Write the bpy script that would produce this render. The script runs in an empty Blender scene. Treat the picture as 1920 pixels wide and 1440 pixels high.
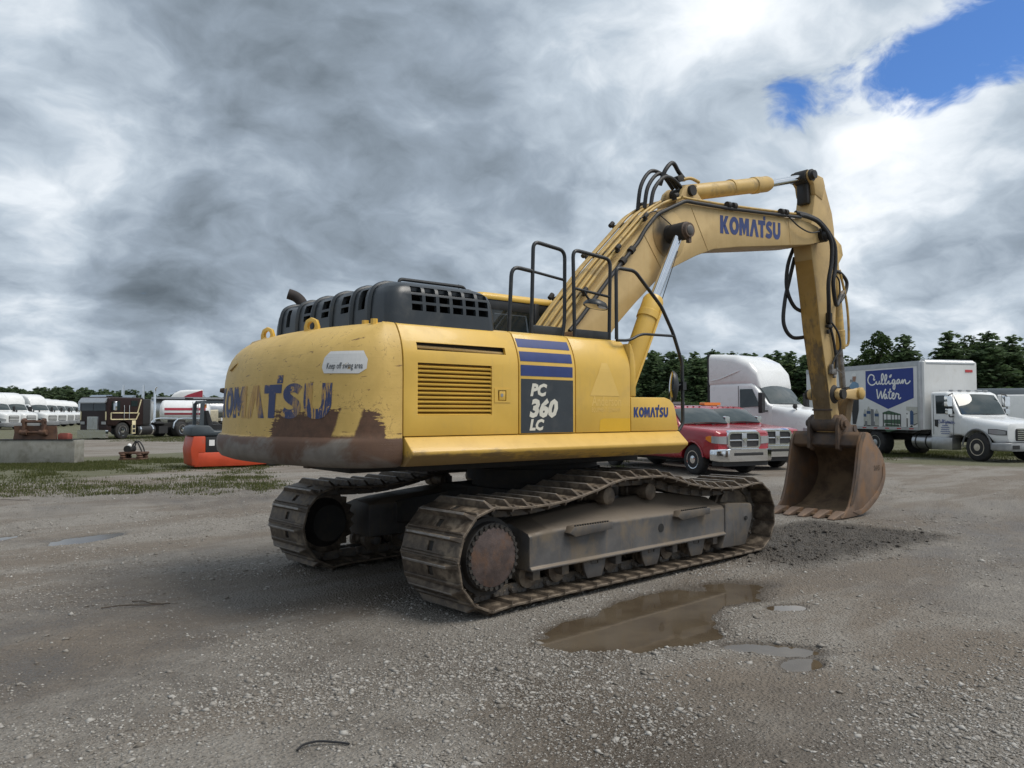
import bpy, bmesh, math, random
import numpy as np
from mathutils import Vector, Matrix, Euler
R = math.radians
random.seed(7); rng = np.random.default_rng(7)
scene = bpy.context.scene
COL = scene.collection
# ---------------------------------------------------------------- camera
cam_d = bpy.data.cameras.new('camera'); cam = bpy.data.objects.new('camera', cam_d); COL.objects.link(cam)
cam_d.sensor_width = 36.0; cam_d.lens = 36.0*1456/1920; cam_d.clip_end = 3000; cam_d.clip_start = .05
cam.location = (-6.359, -6.583, 1.697)
cam.rotation_euler = (R(90+2.155), 0, R(47.576-90))
scene.camera = cam
CAM = np.array(cam.location[:2])
# ---------------------------------------------------------------- node helper
class S:
    """wraps a node socket so that node graphs can be written as expressions"""
    nt = None
    def __init__(s, o): s.o = o
    def _m(a, op, b=None, c=None):
        n = S.nt.nodes.new('ShaderNodeMath'); n.operation = op
        for i, v in enumerate((a, b, c)):
            if v is None: continue
            if isinstance(v, S): S.nt.links.new(v.o, n.inputs[i])
            else: n.inputs[i].default_value = v
        return S(n.outputs[0])
    def __add__(a, b): return S._m(a, 'ADD', b)
    __radd__ = __add__
    def __sub__(a, b): return S._m(a, 'SUBTRACT', b)
    def __rsub__(a, b): return S._m(b, 'SUBTRACT', a)
    def __mul__(a, b): return S._m(a, 'MULTIPLY', b)
    __rmul__ = __mul__
    def __truediv__(a, b): return S._m(a, 'DIVIDE', b)
    def __rtruediv__(a, b): return S._m(b, 'DIVIDE', a)
    def __pow__(a, b): return S._m(a, 'POWER', b)
    def max(a, b): return S._m(a, 'MAXIMUM', b)
    def min(a, b): return S._m(a, 'MINIMUM', b)
    def abs(a): return S._m(a, 'ABSOLUTE')
    def step(a, lo, hi, t0=0., t1=1.):
        n = S.nt.nodes.new('ShaderNodeMapRange'); n.interpolation_type = 'SMOOTHSTEP'
        S.nt.links.new(a.o, n.inputs[0])
        for i, v in ((1, lo), (2, hi), (3, t0), (4, t1)): n.inputs[i].default_value = v
        return S(n.outputs[0])
def coords(kind='Object'):
    n = S.nt.nodes.new('ShaderNodeTexCoord'); return S(n.outputs[kind])
def xyz(v):
    n = S.nt.nodes.new('ShaderNodeSeparateXYZ'); S.nt.links.new(v.o, n.inputs[0])
    return [S(n.outputs[i]) for i in range(3)]
def vec(x, y, z):
    n = S.nt.nodes.new('ShaderNodeCombineXYZ')
    for i, v in enumerate((x, y, z)):
        if isinstance(v, S): S.nt.links.new(v.o, n.inputs[i])
        else: n.inputs[i].default_value = v
    return S(n.outputs[0])
def mapping(v, scale=(1, 1, 1), loc=(0, 0, 0), rot=(0, 0, 0)):
    n = S.nt.nodes.new('ShaderNodeMapping'); S.nt.links.new(v.o, n.inputs[0])
    n.inputs['Scale'].default_value = scale; n.inputs['Location'].default_value = loc; n.inputs['Rotation'].default_value = rot
    return S(n.outputs[0])
def noise(v, scale=5, detail=4, rough=.55, dist=0, out=0):
    n = S.nt.nodes.new('ShaderNodeTexNoise')
    if v is not None: S.nt.links.new(v.o, n.inputs['Vector'])
    n.inputs['Scale'].default_value = scale; n.inputs['Detail'].default_value = detail
    n.inputs['Roughness'].default_value = rough; n.inputs['Distortion'].default_value = dist
    return S(n.outputs[out])
def voro(v, scale=5, feature='F1', out='Distance', rnd=1):
    n = S.nt.nodes.new('ShaderNodeTexVoronoi'); n.feature = feature
    S.nt.links.new(v.o, n.inputs['Vector']); n.inputs['Scale'].default_value = scale; n.inputs['Randomness'].default_value = rnd
    return S(n.outputs[out])
def rgb(c):
    n = S.nt.nodes.new('ShaderNodeRGB'); n.outputs[0].default_value = (*c[:3], 1); return S(n.outputs[0])
def mix(f, a, b):
    n = S.nt.nodes.new('ShaderNodeMix'); n.data_type = 'RGBA'; n.clamp_factor = True
    for i, v in ((0, f), (6, a), (7, b)):
        if isinstance(v, S): S.nt.links.new(v.o, n.inputs[i])
        elif i == 0: n.inputs[0].default_value = v
        else: n.inputs[i].default_value = (*v[:3], 1)
    return S(n.outputs[2])
def ramp(f, stops):
    n = S.nt.nodes.new('ShaderNodeValToRGB'); S.nt.links.new(f.o, n.inputs[0])
    e = n.color_ramp.elements
    while len(e) < len(stops): e.new(.5)
    for k, (p, c) in zip(e, stops): k.position = p; k.color = (*c[:3], 1)
    return S(n.outputs[0])
# ---------------------------------------------------------------- sky and sun
SUN_AZ, SUN_EL = R(-58), R(58)
CLOUD = .66                                     # radiance of the whitest cloud
w = bpy.data.worlds.new('World'); scene.world = w; w.use_nodes = True
nt = S.nt = w.node_tree; nt.nodes.clear()
out = nt.nodes.new('ShaderNodeOutputWorld'); bg = nt.nodes.new('ShaderNodeBackground'); nt.links.new(bg.outputs[0], out.inputs[0])
sky = nt.nodes.new('ShaderNodeTexSky'); sky.sky_type = 'NISHITA'; sky.sun_disc = False
sky.sun_elevation = SUN_EL; sky.sun_rotation = R(90)-SUN_AZ; sky.air_density = 1.; sky.dust_density = .6; sky.ozone_density = 2.
D = coords('Generated'); dx, dy, dz = xyz(D)
zz = dz.max(-.05) + .40
U = vec(dx/zz, dy/zz, 0.)                       # the cloud layer seen in mild perspective
def gauss(az, el, width):                       # 1 in that direction, falling off over `width` degrees
    a, e = R(az), R(el); c = dx*(math.cos(a)*math.cos(e)) + dy*(math.sin(a)*math.cos(e)) + dz*math.sin(e)
    return S._m(2.718, 'POWER', ((c-1.)*(1./(1-math.cos(R(width))))).max(-9.))
wx, wy, wz = xyz(noise(U, 2.2, 4, .55, out=1))
ux, uy, uz = xyz(U)
U2 = vec(ux + (wx-.5)*.30, uy + (wy-.5)*.30, (wz-.5)*.2)
n_big = noise(U2, 1.35, 3, .45)                 # large masses
n_mid = noise(mapping(U2, (1, 1, 1), (4.3, 1.7, 0)), 3.4, 6, .50, .12)
n_fine = noise(mapping(U2, (1, 1, 1), (9.1, 3.2, 0)), 9.5, 8, .58, .1)
# cover: where the layer is closed; gaps open high on the right, as in the photograph
gap = gauss(19.0, 21.8, 3.9)*1.0 + gauss(28, 20.5, 2.4)*.62 + gauss(24, 21.5, 2.0)*.35 + gauss(13.6, 22.5, 3.0)*.75 + gauss(11.0, 17.8, 1.9)*.7 + gauss(14, 26, 2.6)*.5 + gauss(-70, 40, 14.)*.8 + gauss(150, 35, 11.)*.8 + gauss(70.8, 15.6, 1.1)*.25
cover = (n_mid-.5)*1.3 + (n_fine-.5)*1.9 + 1.26 - gap*1.18
cover = cover.step(.22, .66)
# thickness: thick cloud is dark below, thin cloud is bright; it thins towards the sun and at the edges of the gaps
sun_d = dx*(math.cos(SUN_AZ)*math.cos(SUN_EL)) + dy*(math.sin(SUN_AZ)*math.cos(SUN_EL)) + dz*math.sin(SUN_EL)
bright = .490 + (n_big-.5)*.50 + (n_mid-.5)*.90 + (n_fine-.5)*.40 + sun_d*.14
bright = bright - gauss(63, 29, 11.)*.24 - gauss(69, 8, 7.)*.17 - gauss(11, 9, 6.)*.20 - gauss(33, 7, 6.)*.10 + gauss(75, 15, 5.)*.16 + gauss(80, 10, 4.)*.08 + gauss(78, 3.5, 4.)*.20 + gauss(70, 2.5, 3.)*.12 + gauss(22, 17, 8.)*.20 + gauss(34, 21, 7.)*.12 + gauss(65, 19, 3.5)*.10 + gauss(13, 8.5, 2.)*.16 + gauss(22, 4, 5.)*.10
cl = ramp(bright, [(.04, (.098, .122, .146)), (.22, (.170, .208, .248)), (.40, (.285, .342, .410)), (.56, (.455, .525, .60)), (.72, (.74, .79, .84)), (.88, (.97, .985, 1.0)), (1., (1.06, 1.06, 1.06))])
cmul = nt.nodes.new('ShaderNodeMix'); cmul.data_type = 'RGBA'; cmul.blend_type = 'MULTIPLY'; cmul.inputs[0].default_value = 1
nt.links.new(cl.o, cmul.inputs[6]); cmul.inputs[7].default_value = (CLOUD, CLOUD, CLOUD, 1); cl = S(cmul.outputs[2])
mul = nt.nodes.new('ShaderNodeMix'); mul.data_type = 'RGBA'; mul.blend_type = 'MULTIPLY'; mul.inputs[0].default_value = 1
nt.links.new(sky.outputs[0], mul.inputs[6]); mul.inputs[7].default_value = (.036, .054, .080, 1)
tot = mix(cover, S(mul.outputs[2]), cl)
nt.links.new(tot.o, bg.inputs[0]); bg.inputs[1].default_value = 1.0
sun_l = bpy.data.lights.new('sun', 'SUN'); sun_l.energy = 1.5; sun_l.angle = R(32); sun_l.color = (1, .95, .87)
sun_o = bpy.data.objects.new('sun', sun_l); COL.objects.link(sun_o)
sun_o.rotation_euler = (R(90)-SUN_EL, 0, SUN_AZ+R(90)); sun_o.location = (0, 0, 30)
scene.view_settings.view_transform = 'Standard'; scene.view_settings.look = 'None'
scene.view_settings.exposure = 0.82; scene.view_settings.gamma = 1; scene.view_settings.use_curve_mapping = False
scene.cycles.max_bounces = 6; scene.cycles.use_denoising = True
# ---------------------------------------------------------------- materials
def mat(name, col, rough=.5, metal=0., var=.12, scale=6, dirt=None, damt=.5, dscale=4, bump=0., bscale=40, coat=0., spec=.5, streak=None, dust=None):
    """painted, rusty or dirty surface: colour variation, patches of dirt, optional vertical streaks and fine relief"""
    m = bpy.data.materials.new(name); m.use_nodes = True; nt = S.nt = m.node_tree
    b = nt.nodes['Principled BSDF']; P = coords()
    n1 = noise(P, scale, 5, .6)
    c = mix(n1.step(.3, .7), tuple(x*(1-var) for x in col), tuple(min(1, x*(1+var)) for x in col))
    rg = n1*.2 + (rough-.1)
    if dirt:
        n2 = noise(mapping(P, (1, 1, 1), (3, 1, 7)), dscale, 9, .65, .3)
        f = n2.step(.62-damt*.35, .78-damt*.25)*min(1., damt*1.6)
        c = mix(f, c, dirt); rg = rg + f*.25
    if streak:
        n3 = noise(mapping(P, (9, 9, .7)), 3, 6, .6)
        f3 = n3.step(.52, .75)*.55
        c = mix(f3, c, streak)
    if dust:
        gn = nt.nodes.new('ShaderNodeNewGeometry'); _, _, gz = xyz(S(gn.outputs['Normal']))
        c = mix((gz*.9+(n1-.5)*.8).step(.18, .55)*.85, c, dust)
    nt.links.new(c.o, b.inputs['Base Color']); nt.links.new(rg.o, b.inputs['Roughness'])
    b.inputs['Metallic'].default_value = metal; b.inputs['Coat Weight'].default_value = coat; b.inputs['Coat Roughness'].default_value = .1
    b.inputs['Specular IOR Level'].default_value = spec
    if bump:
        bn = nt.nodes.new('ShaderNodeBump'); bn.inputs['Strength'].default_value = bump; bn.inputs['Distance'].default_value = .01
        h = noise(P, bscale, 6, .65); nt.links.new(h.o, bn.inputs['Height']); nt.links.new(bn.outputs[0], b.inputs['Normal'])
    return m
def glass(name, col=(.02, .03, .03), rough=.03, alpha=1.):
    m = bpy.data.materials.new(name); m.use_nodes = True; b = m.node_tree.nodes['Principled BSDF']
    b.inputs['Base Color'].default_value = (*col, 1); b.inputs['Roughness'].default_value = rough
    b.inputs['Specular IOR Level'].default_value = .8; b.inputs['Alpha'].default_value = alpha
    return m
# ---------------------------------------------------------------- mesh helper
class MB:
    def __init__(s): s.v = []; s.f = []
    def add(s, vs, fs):
        o = len(s.v); s.v += [tuple(map(float, p)) for p in vs]; s.f += [tuple(i+o for i in f) for f in fs]; return s
    def box(s, c, d, rot=None):
        q = [Vector((x*d[0]/2, y*d[1]/2, z*d[2]/2)) for z in (-1, 1) for y in (-1, 1) for x in (-1, 1)]
        if rot is not None:
            e = Euler(rot).to_matrix(); q = [e @ p for p in q]
        q = [p + Vector(c) for p in q]
        return s.add(q, [(0, 2, 3, 1), (4, 5, 7, 6), (0, 1, 5, 4), (2, 6, 7, 3), (0, 4, 6, 2), (1, 3, 7, 5)])
    def bb(s, x0, x1, y0, y1, z0, z1): return s.box(((x0+x1)/2, (y0+y1)/2, (z0+z1)/2), (x1-x0, y1-y0, z1-z0))
    def prism(s, poly, y0, y1, axis='y'):
        n = len(poly)
        def p3(a, b, t): return (a, t, b) if axis == 'y' else ((t, a, b) if axis == 'x' else (a, b, t))
        s.add([p3(a, b, y0) for a, b in poly] + [p3(a, b, y1) for a, b in poly],
              [tuple(range(n)), tuple(range(2*n-1, n-1, -1))] + [(i, i+n, (i+1) % n+n, (i+1) % n) for i in range(n)])
        return s
    def loft(s, loops, cap=True, closed=True):
        n = len(loops[0]); fs = []
        for k in range(len(loops)-1):
            for i in range(n if closed else n-1):
                j = (i+1) % n; fs.append((k*n+i, k*n+j, (k+1)*n+j, (k+1)*n+i))
        if cap: fs += [tuple(range(n-1, -1, -1)), tuple((len(loops)-1)*n+i for i in range(n))]
        return s.add([p for l in loops for p in l], fs)
    def cyl(s, p0, p1, r0, r1=None, n=20, cap=True):
        return s.rev(p0, p1, [(0, r0), (1, r0 if r1 is None else r1)], n, cap)
    def rev(s, p0, p1, prof, n=20, cap=True):
        """surface of revolution about p0->p1; prof = (fraction along, radius)"""
        p0, p1 = Vector(p0), Vector(p1); d = p1-p0; a = d.normalized()
        u = a.orthogonal().normalized(); w_ = a.cross(u)
        return s.loft([[p0 + d*t + (u*math.cos(2*math.pi*i/n)+w_*math.sin(2*math.pi*i/n))*r for i in range(n)] for t, r in prof], cap)
    def tube(s, pts, r, n=8, closed=False):
        pts = [Vector(p) for p in pts]; m = len(pts); loops = []; prev = None
        for i, p in enumerate(pts):
            t = ((pts[(i+1) % m] if (closed or i < m-1) else p) - (pts[i-1] if (closed or i > 0) else p)).normalized()
            if prev is None: u = t.orthogonal().normalized()
            else:
                u = prev - t*prev.dot(t); u = u.normalized() if u.length > 1e-6 else t.orthogonal().normalized()
            prev = u; v_ = t.cross(u); rr = r[i] if isinstance(r, (list, tuple)) else r
            loops.append([p + (u*math.cos(2*math.pi*k/n)+v_*math.sin(2*math.pi*k/n))*rr for k in range(n)])
        if closed: loops.append(loops[0]); return s.loft(loops, False)
        return s.loft(loops, True)
    def sphere(s, c, r, n=12, sq=(1, 1, 1)):
        m = n//2; loops = []
        for k in range(m+1):
            a = math.pi*(k+.0001)/(m+.0002)
            loops.append([(c[0]+r*sq[0]*math.sin(a)*math.cos(2*math.pi*i/n), c[1]+r*sq[1]*math.sin(a)*math.sin(2*math.pi*i/n), c[2]-r*sq[2]*math.cos(a)) for i in range(n)])
        return s.loft(loops)
    def xf(s, M):
        s.v = [tuple(M @ Vector(p)) for p in s.v]; return s
    def build(s, name, m, parent=None, bevel=0., seg=2, smooth=40, rz=0., loc=None, fix=True):
        me = bpy.data.meshes.new(name)
        if bevel or fix:
            bm = bmesh.new(); vs = [bm.verts.new(p) for p in s.v]
            for f in s.f:
                try: bm.faces.new([vs[i] for i in f])
                except ValueError: pass
            if fix: bmesh.ops.recalc_face_normals(bm, faces=bm.faces)
            if bevel:
                bmesh.ops.remove_doubles(bm, verts=bm.verts, dist=1e-5)
                bm.normal_update()
                es = [e for e in bm.edges if len(e.link_faces) == 2 and e.calc_face_angle(0) > R(28)]
                bmesh.ops.bevel(bm, geom=es, offset=bevel, segments=seg, profile=.5, affect='EDGES', clamp_overlap=True)
            bm.to_mesh(me); bm.free()
        else: me.from_pydata(s.v, [], s.f)
        return link(name, me, m, parent, smooth, rz, loc)
def link(name, me, m, parent=None, smooth=40, rz=0., loc=None):
    if smooth and len(me.polygons):
        me.polygons.foreach_set('use_smooth', [True]*len(me.polygons)); me.set_sharp_from_angle(angle=R(smooth))
    if m is not None and not me.materials: me.materials.append(m)
    o = bpy.data.objects.new(name, me); COL.objects.link(o); o.parent = parent
    if rz: o.rotation_euler[2] = rz
    if loc is not None: o.location = loc
    return o
def thing(name, label, cat, loc=(0, 0, 0), rz=0., group=None):
    o = bpy.data.objects.new(name, None); COL.objects.link(o); o.empty_display_size = .3
    o.location = loc; o.rotation_euler[2] = rz
    return tag(o, label, cat, group)
def tag(o, label, cat, group=None):
    o['label'] = label; o['category'] = cat
    if group: o['group'] = group
    return o
def struct(o, kind='structure'): o['kind'] = kind; return o
def dup(o, parent=None):
    c = o.copy(); COL.objects.link(c); c.parent = parent
    for ch in list(o.children): dup(ch, c)
    return c
def piece(proto, parent, loc=None, rot=None, mtx=None):
    c = proto.copy(); COL.objects.link(c); c.parent = parent
    if mtx is not None: c.matrix_basis = mtx
    if loc is not None: c.location = loc
    if rot is not None: c.rotation_euler = rot
    return c
def catmull(P, n=6, closed=False):
    P = [Vector(p) for p in P]; o = []; m = len(P)
    for i in range(m if closed else m-1):
        g = (lambda k: P[k % m]) if closed else (lambda k: P[min(max(k, 0), m-1)])
        a, b, c, d = g(i-1), g(i), g(i+1), g(i+2)
        for k in range(n):
            t = k/n; o.append(.5*((2*b)+(c-a)*t+(2*a-5*b+4*c-d)*t*t+(3*b-a-3*c+d)*t**3))
    if not closed: o.append(P[-1])
    return o
def fillet(P, r, n=5):
    """round the inner corners of a 3D polyline"""
    P = [Vector(p) for p in P]; o = [P[0]]
    for i in range(1, len(P)-1):
        a, b, c = P[i-1], P[i], P[i+1]; u = (a-b); v = (c-b)
        q = min(r, u.length*.45, v.length*.45); p0 = b+u.normalized()*q; p1 = b+v.normalized()*q
        for k in range(n+1):
            t = k/n; o.append(p0*(1-t)**2+b*2*t*(1-t)+p1*t*t)
    o.append(P[-1]); return o
def cut(o, boxes):
    """cut openings (list of MB) out of a built mesh object"""
    M = MB()
    for b in boxes: M.add(b.v, b.f)
    c = M.build('cutter', None, None, smooth=0)
    c.parent = o.parent; c.rotation_euler = o.rotation_euler; c.location = o.location
    md = o.modifiers.new('b', 'BOOLEAN'); md.object = c; md.operation = 'DIFFERENCE'; md.solver = 'EXACT'; md.use_self = True
    bpy.context.view_layer.update(); dg = bpy.context.evaluated_depsgraph_get()
    me = bpy.data.meshes.new_from_object(o.evaluated_get(dg)); o.modifiers.clear(); old = o.data; o.data = me
    me.set_sharp_from_angle(angle=R(35)); bpy.data.objects.remove(c, do_unlink=True)
    return o
def text_mesh(txt, size=1., bold=0., shear=0., sx=1., align='LEFT', spacing=1., res=2):
    """flat lettering from the built-in font as (verts, faces) in the XY plane"""
    cu = bpy.data.curves.new('t', 'FONT'); cu.body = txt; cu.size = size; cu.offset = bold; cu.shear = shear
    cu.align_x = align; cu.space_character = spacing; cu.resolution_u = res; cu.fill_mode = 'FRONT'
    o = bpy.data.objects.new('t', cu); COL.objects.link(o); bpy.context.view_layer.update()
    me = o.evaluated_get(bpy.context.evaluated_depsgraph_get()).to_mesh()
    v = [(p.co.x*sx, p.co.y) for p in me.vertices]; f = [tuple(q.vertices) for q in me.polygons]
    bpy.data.objects.remove(o, do_unlink=True); bpy.data.curves.remove(cu)
    return v, f
def thick(pts, w_):
    """outline of a thick stroke through pts"""
    q = [Vector((a, b, 0)) for a, b in pts]; L = []; Rr = []
    for i, p in enumerate(q):
        t = (q[min(i+1, len(q)-1)]-q[max(i-1, 0)]).normalized(); n_ = Vector((-t.y, t.x, 0))*w_/2
        L.append((p.x+n_.x, p.y+n_.y)); Rr.append((p.x-n_.x, p.y-n_.y))
    return L, Rr
def logo(size, bold=0, sx=1.0):
    """the maker's lettering in heavy capitals with the small block over the T; size = cap height"""
    v = []; f = []; x = 0.
    def poly(pts):
        o = len(v); v.extend((x+a, b) for a, b in pts); f.append(tuple(range(o, o+len(pts))))
    def band(L, Rr, closed=False):
        n = len(L); o = len(v); v.extend((x+a, b) for a, b in L+Rr)
        for i in range(n if closed else n-1): j = (i+1) % n; f.append((o+i, o+j, o+n+j, o+n+i))
    poly([(0, 0), (.31, 0), (.31, 1), (0, 1)]); poly([(.31, .40), (.45, .36), (.84, 1), (.52, 1), (.31, .62)]); poly([(.31, .40), (.54, 0), (.90, 0), (.52, .55)]); x += .93
    el = lambda rx, ry: [(.48+rx*math.cos(2*math.pi*k/28), .5+ry*math.sin(2*math.pi*k/28)) for k in range(28)]
    band(el(.48, .51), el(.18, .24), True); x += 1.0
    for pts in ([(0, 0), (.28, 0), (.28, .55), (.28, 1), (0, 1)], [(.28, 1), (.28, .55), (.46, .06), (.56, .06), (.51, .62), (.36, 1)], [(.74, 1), (.66, 1), (.51, .62), (.56, .06), (.74, .55)], [(.74, 0), (1.02, 0), (1.02, 1), (.74, 1), (.74, .55)]): poly(pts)
    x += 1.07
    poly([(0, 0), (.30, 0), (.50, .62), (.50, 1), (.34, 1)]); poly([(.50, 1), (.50, .62), (.70, 0), (1.0, 0), (.66, 1)]); x += .95
    poly([(0, .74), (.78, .74), (.78, 1), (0, 1)]); poly([(.24, 0), (.54, 0), (.54, .74), (.24, .74)]); poly([(.56, 1.03), (.80, 1.03), (.80, 1.27), (.56, 1.27)]); x += .80
    S_ = catmull([(.68, .80, 0), (.56, .87, 0), (.38, .88, 0), (.22, .80, 0), (.20, .66, 0), (.34, .55, 0), (.52, .45, 0), (.62, .32, 0), (.52, .16, 0), (.34, .12, 0), (.16, .15, 0), (.06, .22, 0)], 3)
    band(*thick([(p.x, p.y) for p in S_], .265)); x += .82
    U_ = catmull([(.15, 1, 0), (.15, .60, 0), (.16, .34, 0), (.28, .16, 0), (.44, .13, 0), (.60, .16, 0), (.72, .34, 0), (.73, .60, 0), (.73, 1, 0)], 3)
    band(*thick([(p.x, p.y) for p in U_], .285)); x += .89
    return [(a*size*sx, b*size) for a, b in v], f, x*size*sx
def decal(name, v, f, fn, m, parent, rz=0., maxlen=None):
    """lettering laid on a surface: fn maps flat (x, y) to 3D"""
    bm = bmesh.new(); vs = [bm.verts.new((p[0], p[1], 0)) for p in v]
    for q in f:
        try: bm.faces.new([vs[i] for i in q])
        except ValueError: pass
    if maxlen:
        x0 = min(p[0] for p in v); x1 = max(p[0] for p in v); k = int((x1-x0)/maxlen)
        for i in range(1, k+1):
            bmesh.ops.bisect_plane(bm, geom=list(bm.verts)+list(bm.edges)+list(bm.faces), plane_co=(x0+i*maxlen, 0, 0), plane_no=(1, 0, 0))
        y0 = min(p[1] for p in v); y1 = max(p[1] for p in v); k = int((y1-y0)/maxlen)
        for i in range(1, k+1):
            bmesh.ops.bisect_plane(bm, geom=list(bm.verts)+list(bm.edges)+list(bm.faces), plane_co=(0, y0+i*maxlen, 0), plane_no=(0, 1, 0))
    for q in bm.verts: q.co = fn(q.co.x, q.co.y)
    me = bpy.data.meshes.new(name); bm.to_mesh(me); bm.free()
    return link(name, me, m, parent, 0, rz)
# ---------------------------------------------------------------- ground
def vnoise(x, y, seed=0):
    """smooth lattice noise in 0..1 (numpy)"""
    tab = np.random.default_rng(seed).random((256, 256))
    xi = np.floor(x).astype(int); yi = np.floor(y).astype(int); fx = x-xi; fy = y-yi
    fx = fx*fx*(3-2*fx); fy = fy*fy*(3-2*fy)
    g = lambda a, b: tab[a % 256, b % 256]
    return (g(xi, yi)*(1-fx)+g(xi+1, yi)*fx)*(1-fy)+(g(xi, yi+1)*(1-fx)+g(xi+1, yi+1)*fx)*fy
def fbm(x, y, sc, oct=4, seed=0):
    t = 0; a = .5
    for k in range(oct): t = t+a*(vnoise(x*sc*2**k+17.3*k, y*sc*2**k-9.1*k, seed+k)-.5); a *= .5
    return t
def sstep(a, b, x): t = np.clip((x-a)/(b-a), 0, 1); return t*t*(3-2*t)
# (x, y, half length, half width, angle, depth)
PUDDLES = [(-.95, -2.42, 1.25, .42, 10, .036), (-1.25, -2.80, .55, .42, 0, .030), (.25, -2.50, .62, .36, 12, .024), (-1.12, -3.66, .42, .17, -55, .034), (-1.27, -3.95, .20, .12, 0, .032),
           (.06, -3.13, .20, .12, -30, .032), (-3.45, 5.15, .62, .30, 28, .040), (-4.4, 5.95, .34, .16, 28, .034), (-1.75, -2.95, .20, .12, 20, .024)]
TROUGH = []
def puddle_depth(x, y):
    d = np.zeros_like(x)
    wob = fbm(x, y, 2.3, 4, 31)*.9
    for px, py, a, b, an, dep in PUDDLES:
        c, s = math.cos(R(an)), math.sin(R(an)); u = ((x-px)*c+(y-py)*s)/a; v = (-(x-px)*s+(y-py)*c)/b
        q = np.sqrt(u*u+v*v)+wob
        d = np.maximum(d, dep*(1-sstep(.55, 1.35, q)))
    return d
def churn(x, y):                                  # the soft mud in front of the near track
    return (sstep(1.1, 2.2, x)*(1-sstep(5.0, 5.9, x)))*(sstep(-2.75, -2.2, y+.10*(x-2))*(1-sstep(-.9, -.4, y)))
def height(x, y):
    d = np.hypot(x-CAM[0], y-CAM[1]); near = 1-sstep(14, 40, d)
    h = fbm(x, y, .35, 3, 5)*.035 + fbm(x, y, 1.7, 3, 11)*.022*near + fbm(x, y, 9., 3, 19)*.014*near
    h = h*(.35+.65*sstep(1.6, 3.2, np.hypot(np.maximum(np.abs(x)-2.0, 0), np.maximum(np.abs(y)-1.2, 0))+.9))
    h = h - puddle_depth(x, y)
    ck = churn(x, y)
    h = h + ck*(.045*np.abs(np.sin((x+.25*y)*2*math.pi/.216))*(fbm(x, y, 2., 2, 44)+.75) + fbm(x, y, 7., 3, 41)*.10 + .004)
    return h
ths = np.concatenate([np.linspace(R(47.6-52), R(47.6+52), 900), np.linspace(R(47.6+52), R(47.6-52+360), 90)[1:-1]])
rs = np.concatenate([[.0], np.linspace(1.2, 3.2, 12), np.arange(3.25, 13.5, .036), np.geomspace(13.54, 1600, 150)])
TH, RR = np.meshgrid(ths, rs); GX = CAM[0]+RR*np.cos(TH); GY = CAM[1]+RR*np.sin(TH)
GZ = height(GX, GY)
n_r, n_t = GX.shape
idx = np.arange(n_r*n_t).reshape(n_r, n_t); nx = np.roll(idx, -1, 1)
quads = np.stack([idx[:-1], idx[1:], nx[1:], nx[:-1]], -1).reshape(-1, 4)
me = bpy.data.meshes.new('ground'); me.vertices.add(n_r*n_t); me.vertices.foreach_set('co', np.stack([GX, GY, GZ], -1).ravel())
me.loops.add(quads.size); me.loops.foreach_set('vertex_index', quads.ravel().astype(np.int32))
me.polygons.add(len(quads)); me.polygons.foreach_set('loop_start', np.arange(0, quads.size, 4, dtype=np.int32)); me.update(calc_edges=True)
me.polygons.foreach_set('use_smooth', np.ones(len(quads), dtype=bool))
gm = bpy.data.materials.new('gravel yard'); gm.use_nodes = True; nt = S.nt = gm.node_tree; b = nt.nodes['Principled BSDF']
P = coords(); px, py, pz = xyz(P)
big = noise(P, .22, 6, .6, .4); streaks = noise(mapping(P, (.5, 1.6, 1), (0, 0, 0), (0, 0, R(-38))), .55, 6, .62, .5)
mud = (big*.45+streaks*.65).step(.50, .63)
fine = noise(P, 26, 6, .7); spk = voro(mapping(P, (1, 1, .3)), 46, 'F1', 'Color'); sx_, sy_, sz_ = xyz(spk)
vd = voro(mapping(P, (1, 1, .3)), 46)
c = mix(fine.step(.25, .75), (.175, .155, .130), (.310, .284, .250))
c = mix((sx_*1.1-.35)*vd.step(.5, .15), c, mix(sy_, (.24, .228, .21), (.44, .42, .39)))
med = noise(P, 2.6, 6, .62, .3); c = mix(med.step(.42, .68)*.5, c, mix(fine, (.20, .182, .158), (.36, .335, .30)))
c = mix(mud*.75, c, mix(fine, (.118, .090, .064), (.195, .155, .115)))
grz = noise(P, .45, 6, .6)
# grassy verge at the left and under the trucks, and dark soft mud before the near track
vy = (py - px*.35)
verge = (vy.step(14.6, 18.2)*(1.-(vy).step(24.5, 27.5)) + vy.step(43, 47)*.8 + (px.step(19.5, 22.5)*.75)).min(1.)
grass_f = (verge*1.15 + (grz-.5)*2.0 - .28).step(.05, .6)
c = mix(grass_f*.75, c, mix(fine, (.055, .062, .022), (.125, .130, .05)))
cx_ = px.step(1.1, 2.2)*(1.-px.step(5.0, 5.9))*(py+px*.1).step(-2.55, -2.0)*(1.-py.step(-.9, -.4))
wet = ((.004-pz)*55.).max(0.).min(1.)*(1.-px.step(9, 14))*(1.-py.step(9, 14))
c = mix(cx_*.9, c, mix(fine, (.022, .018, .014), (.070, .057, .044)))
c = mix(wet*.85, c, mix(fine, (.05, .038, .026), (.105, .082, .06)))
nt.links.new(c.o, b.inputs['Base Color'])
rg = .92 - wet*.55 - cx_*.25 - mud*.08
nt.links.new(rg.o, b.inputs['Roughness'])
bn = nt.nodes.new('ShaderNodeBump'); bn.inputs['Strength'].default_value = 1.; bn.inputs['Distance'].default_value = .03
hh = (1.-vd.min(.7))*.8 + fine*.9 + noise(P, 90, 3, .6)*.3
nt.links.new(hh.o, bn.inputs['Height']); nt.links.new(bn.outputs[0], b.inputs['Normal'])
me.materials.append(gm)
ground = bpy.data.objects.new('ground', me); COL.objects.link(ground); struct(ground)
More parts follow.
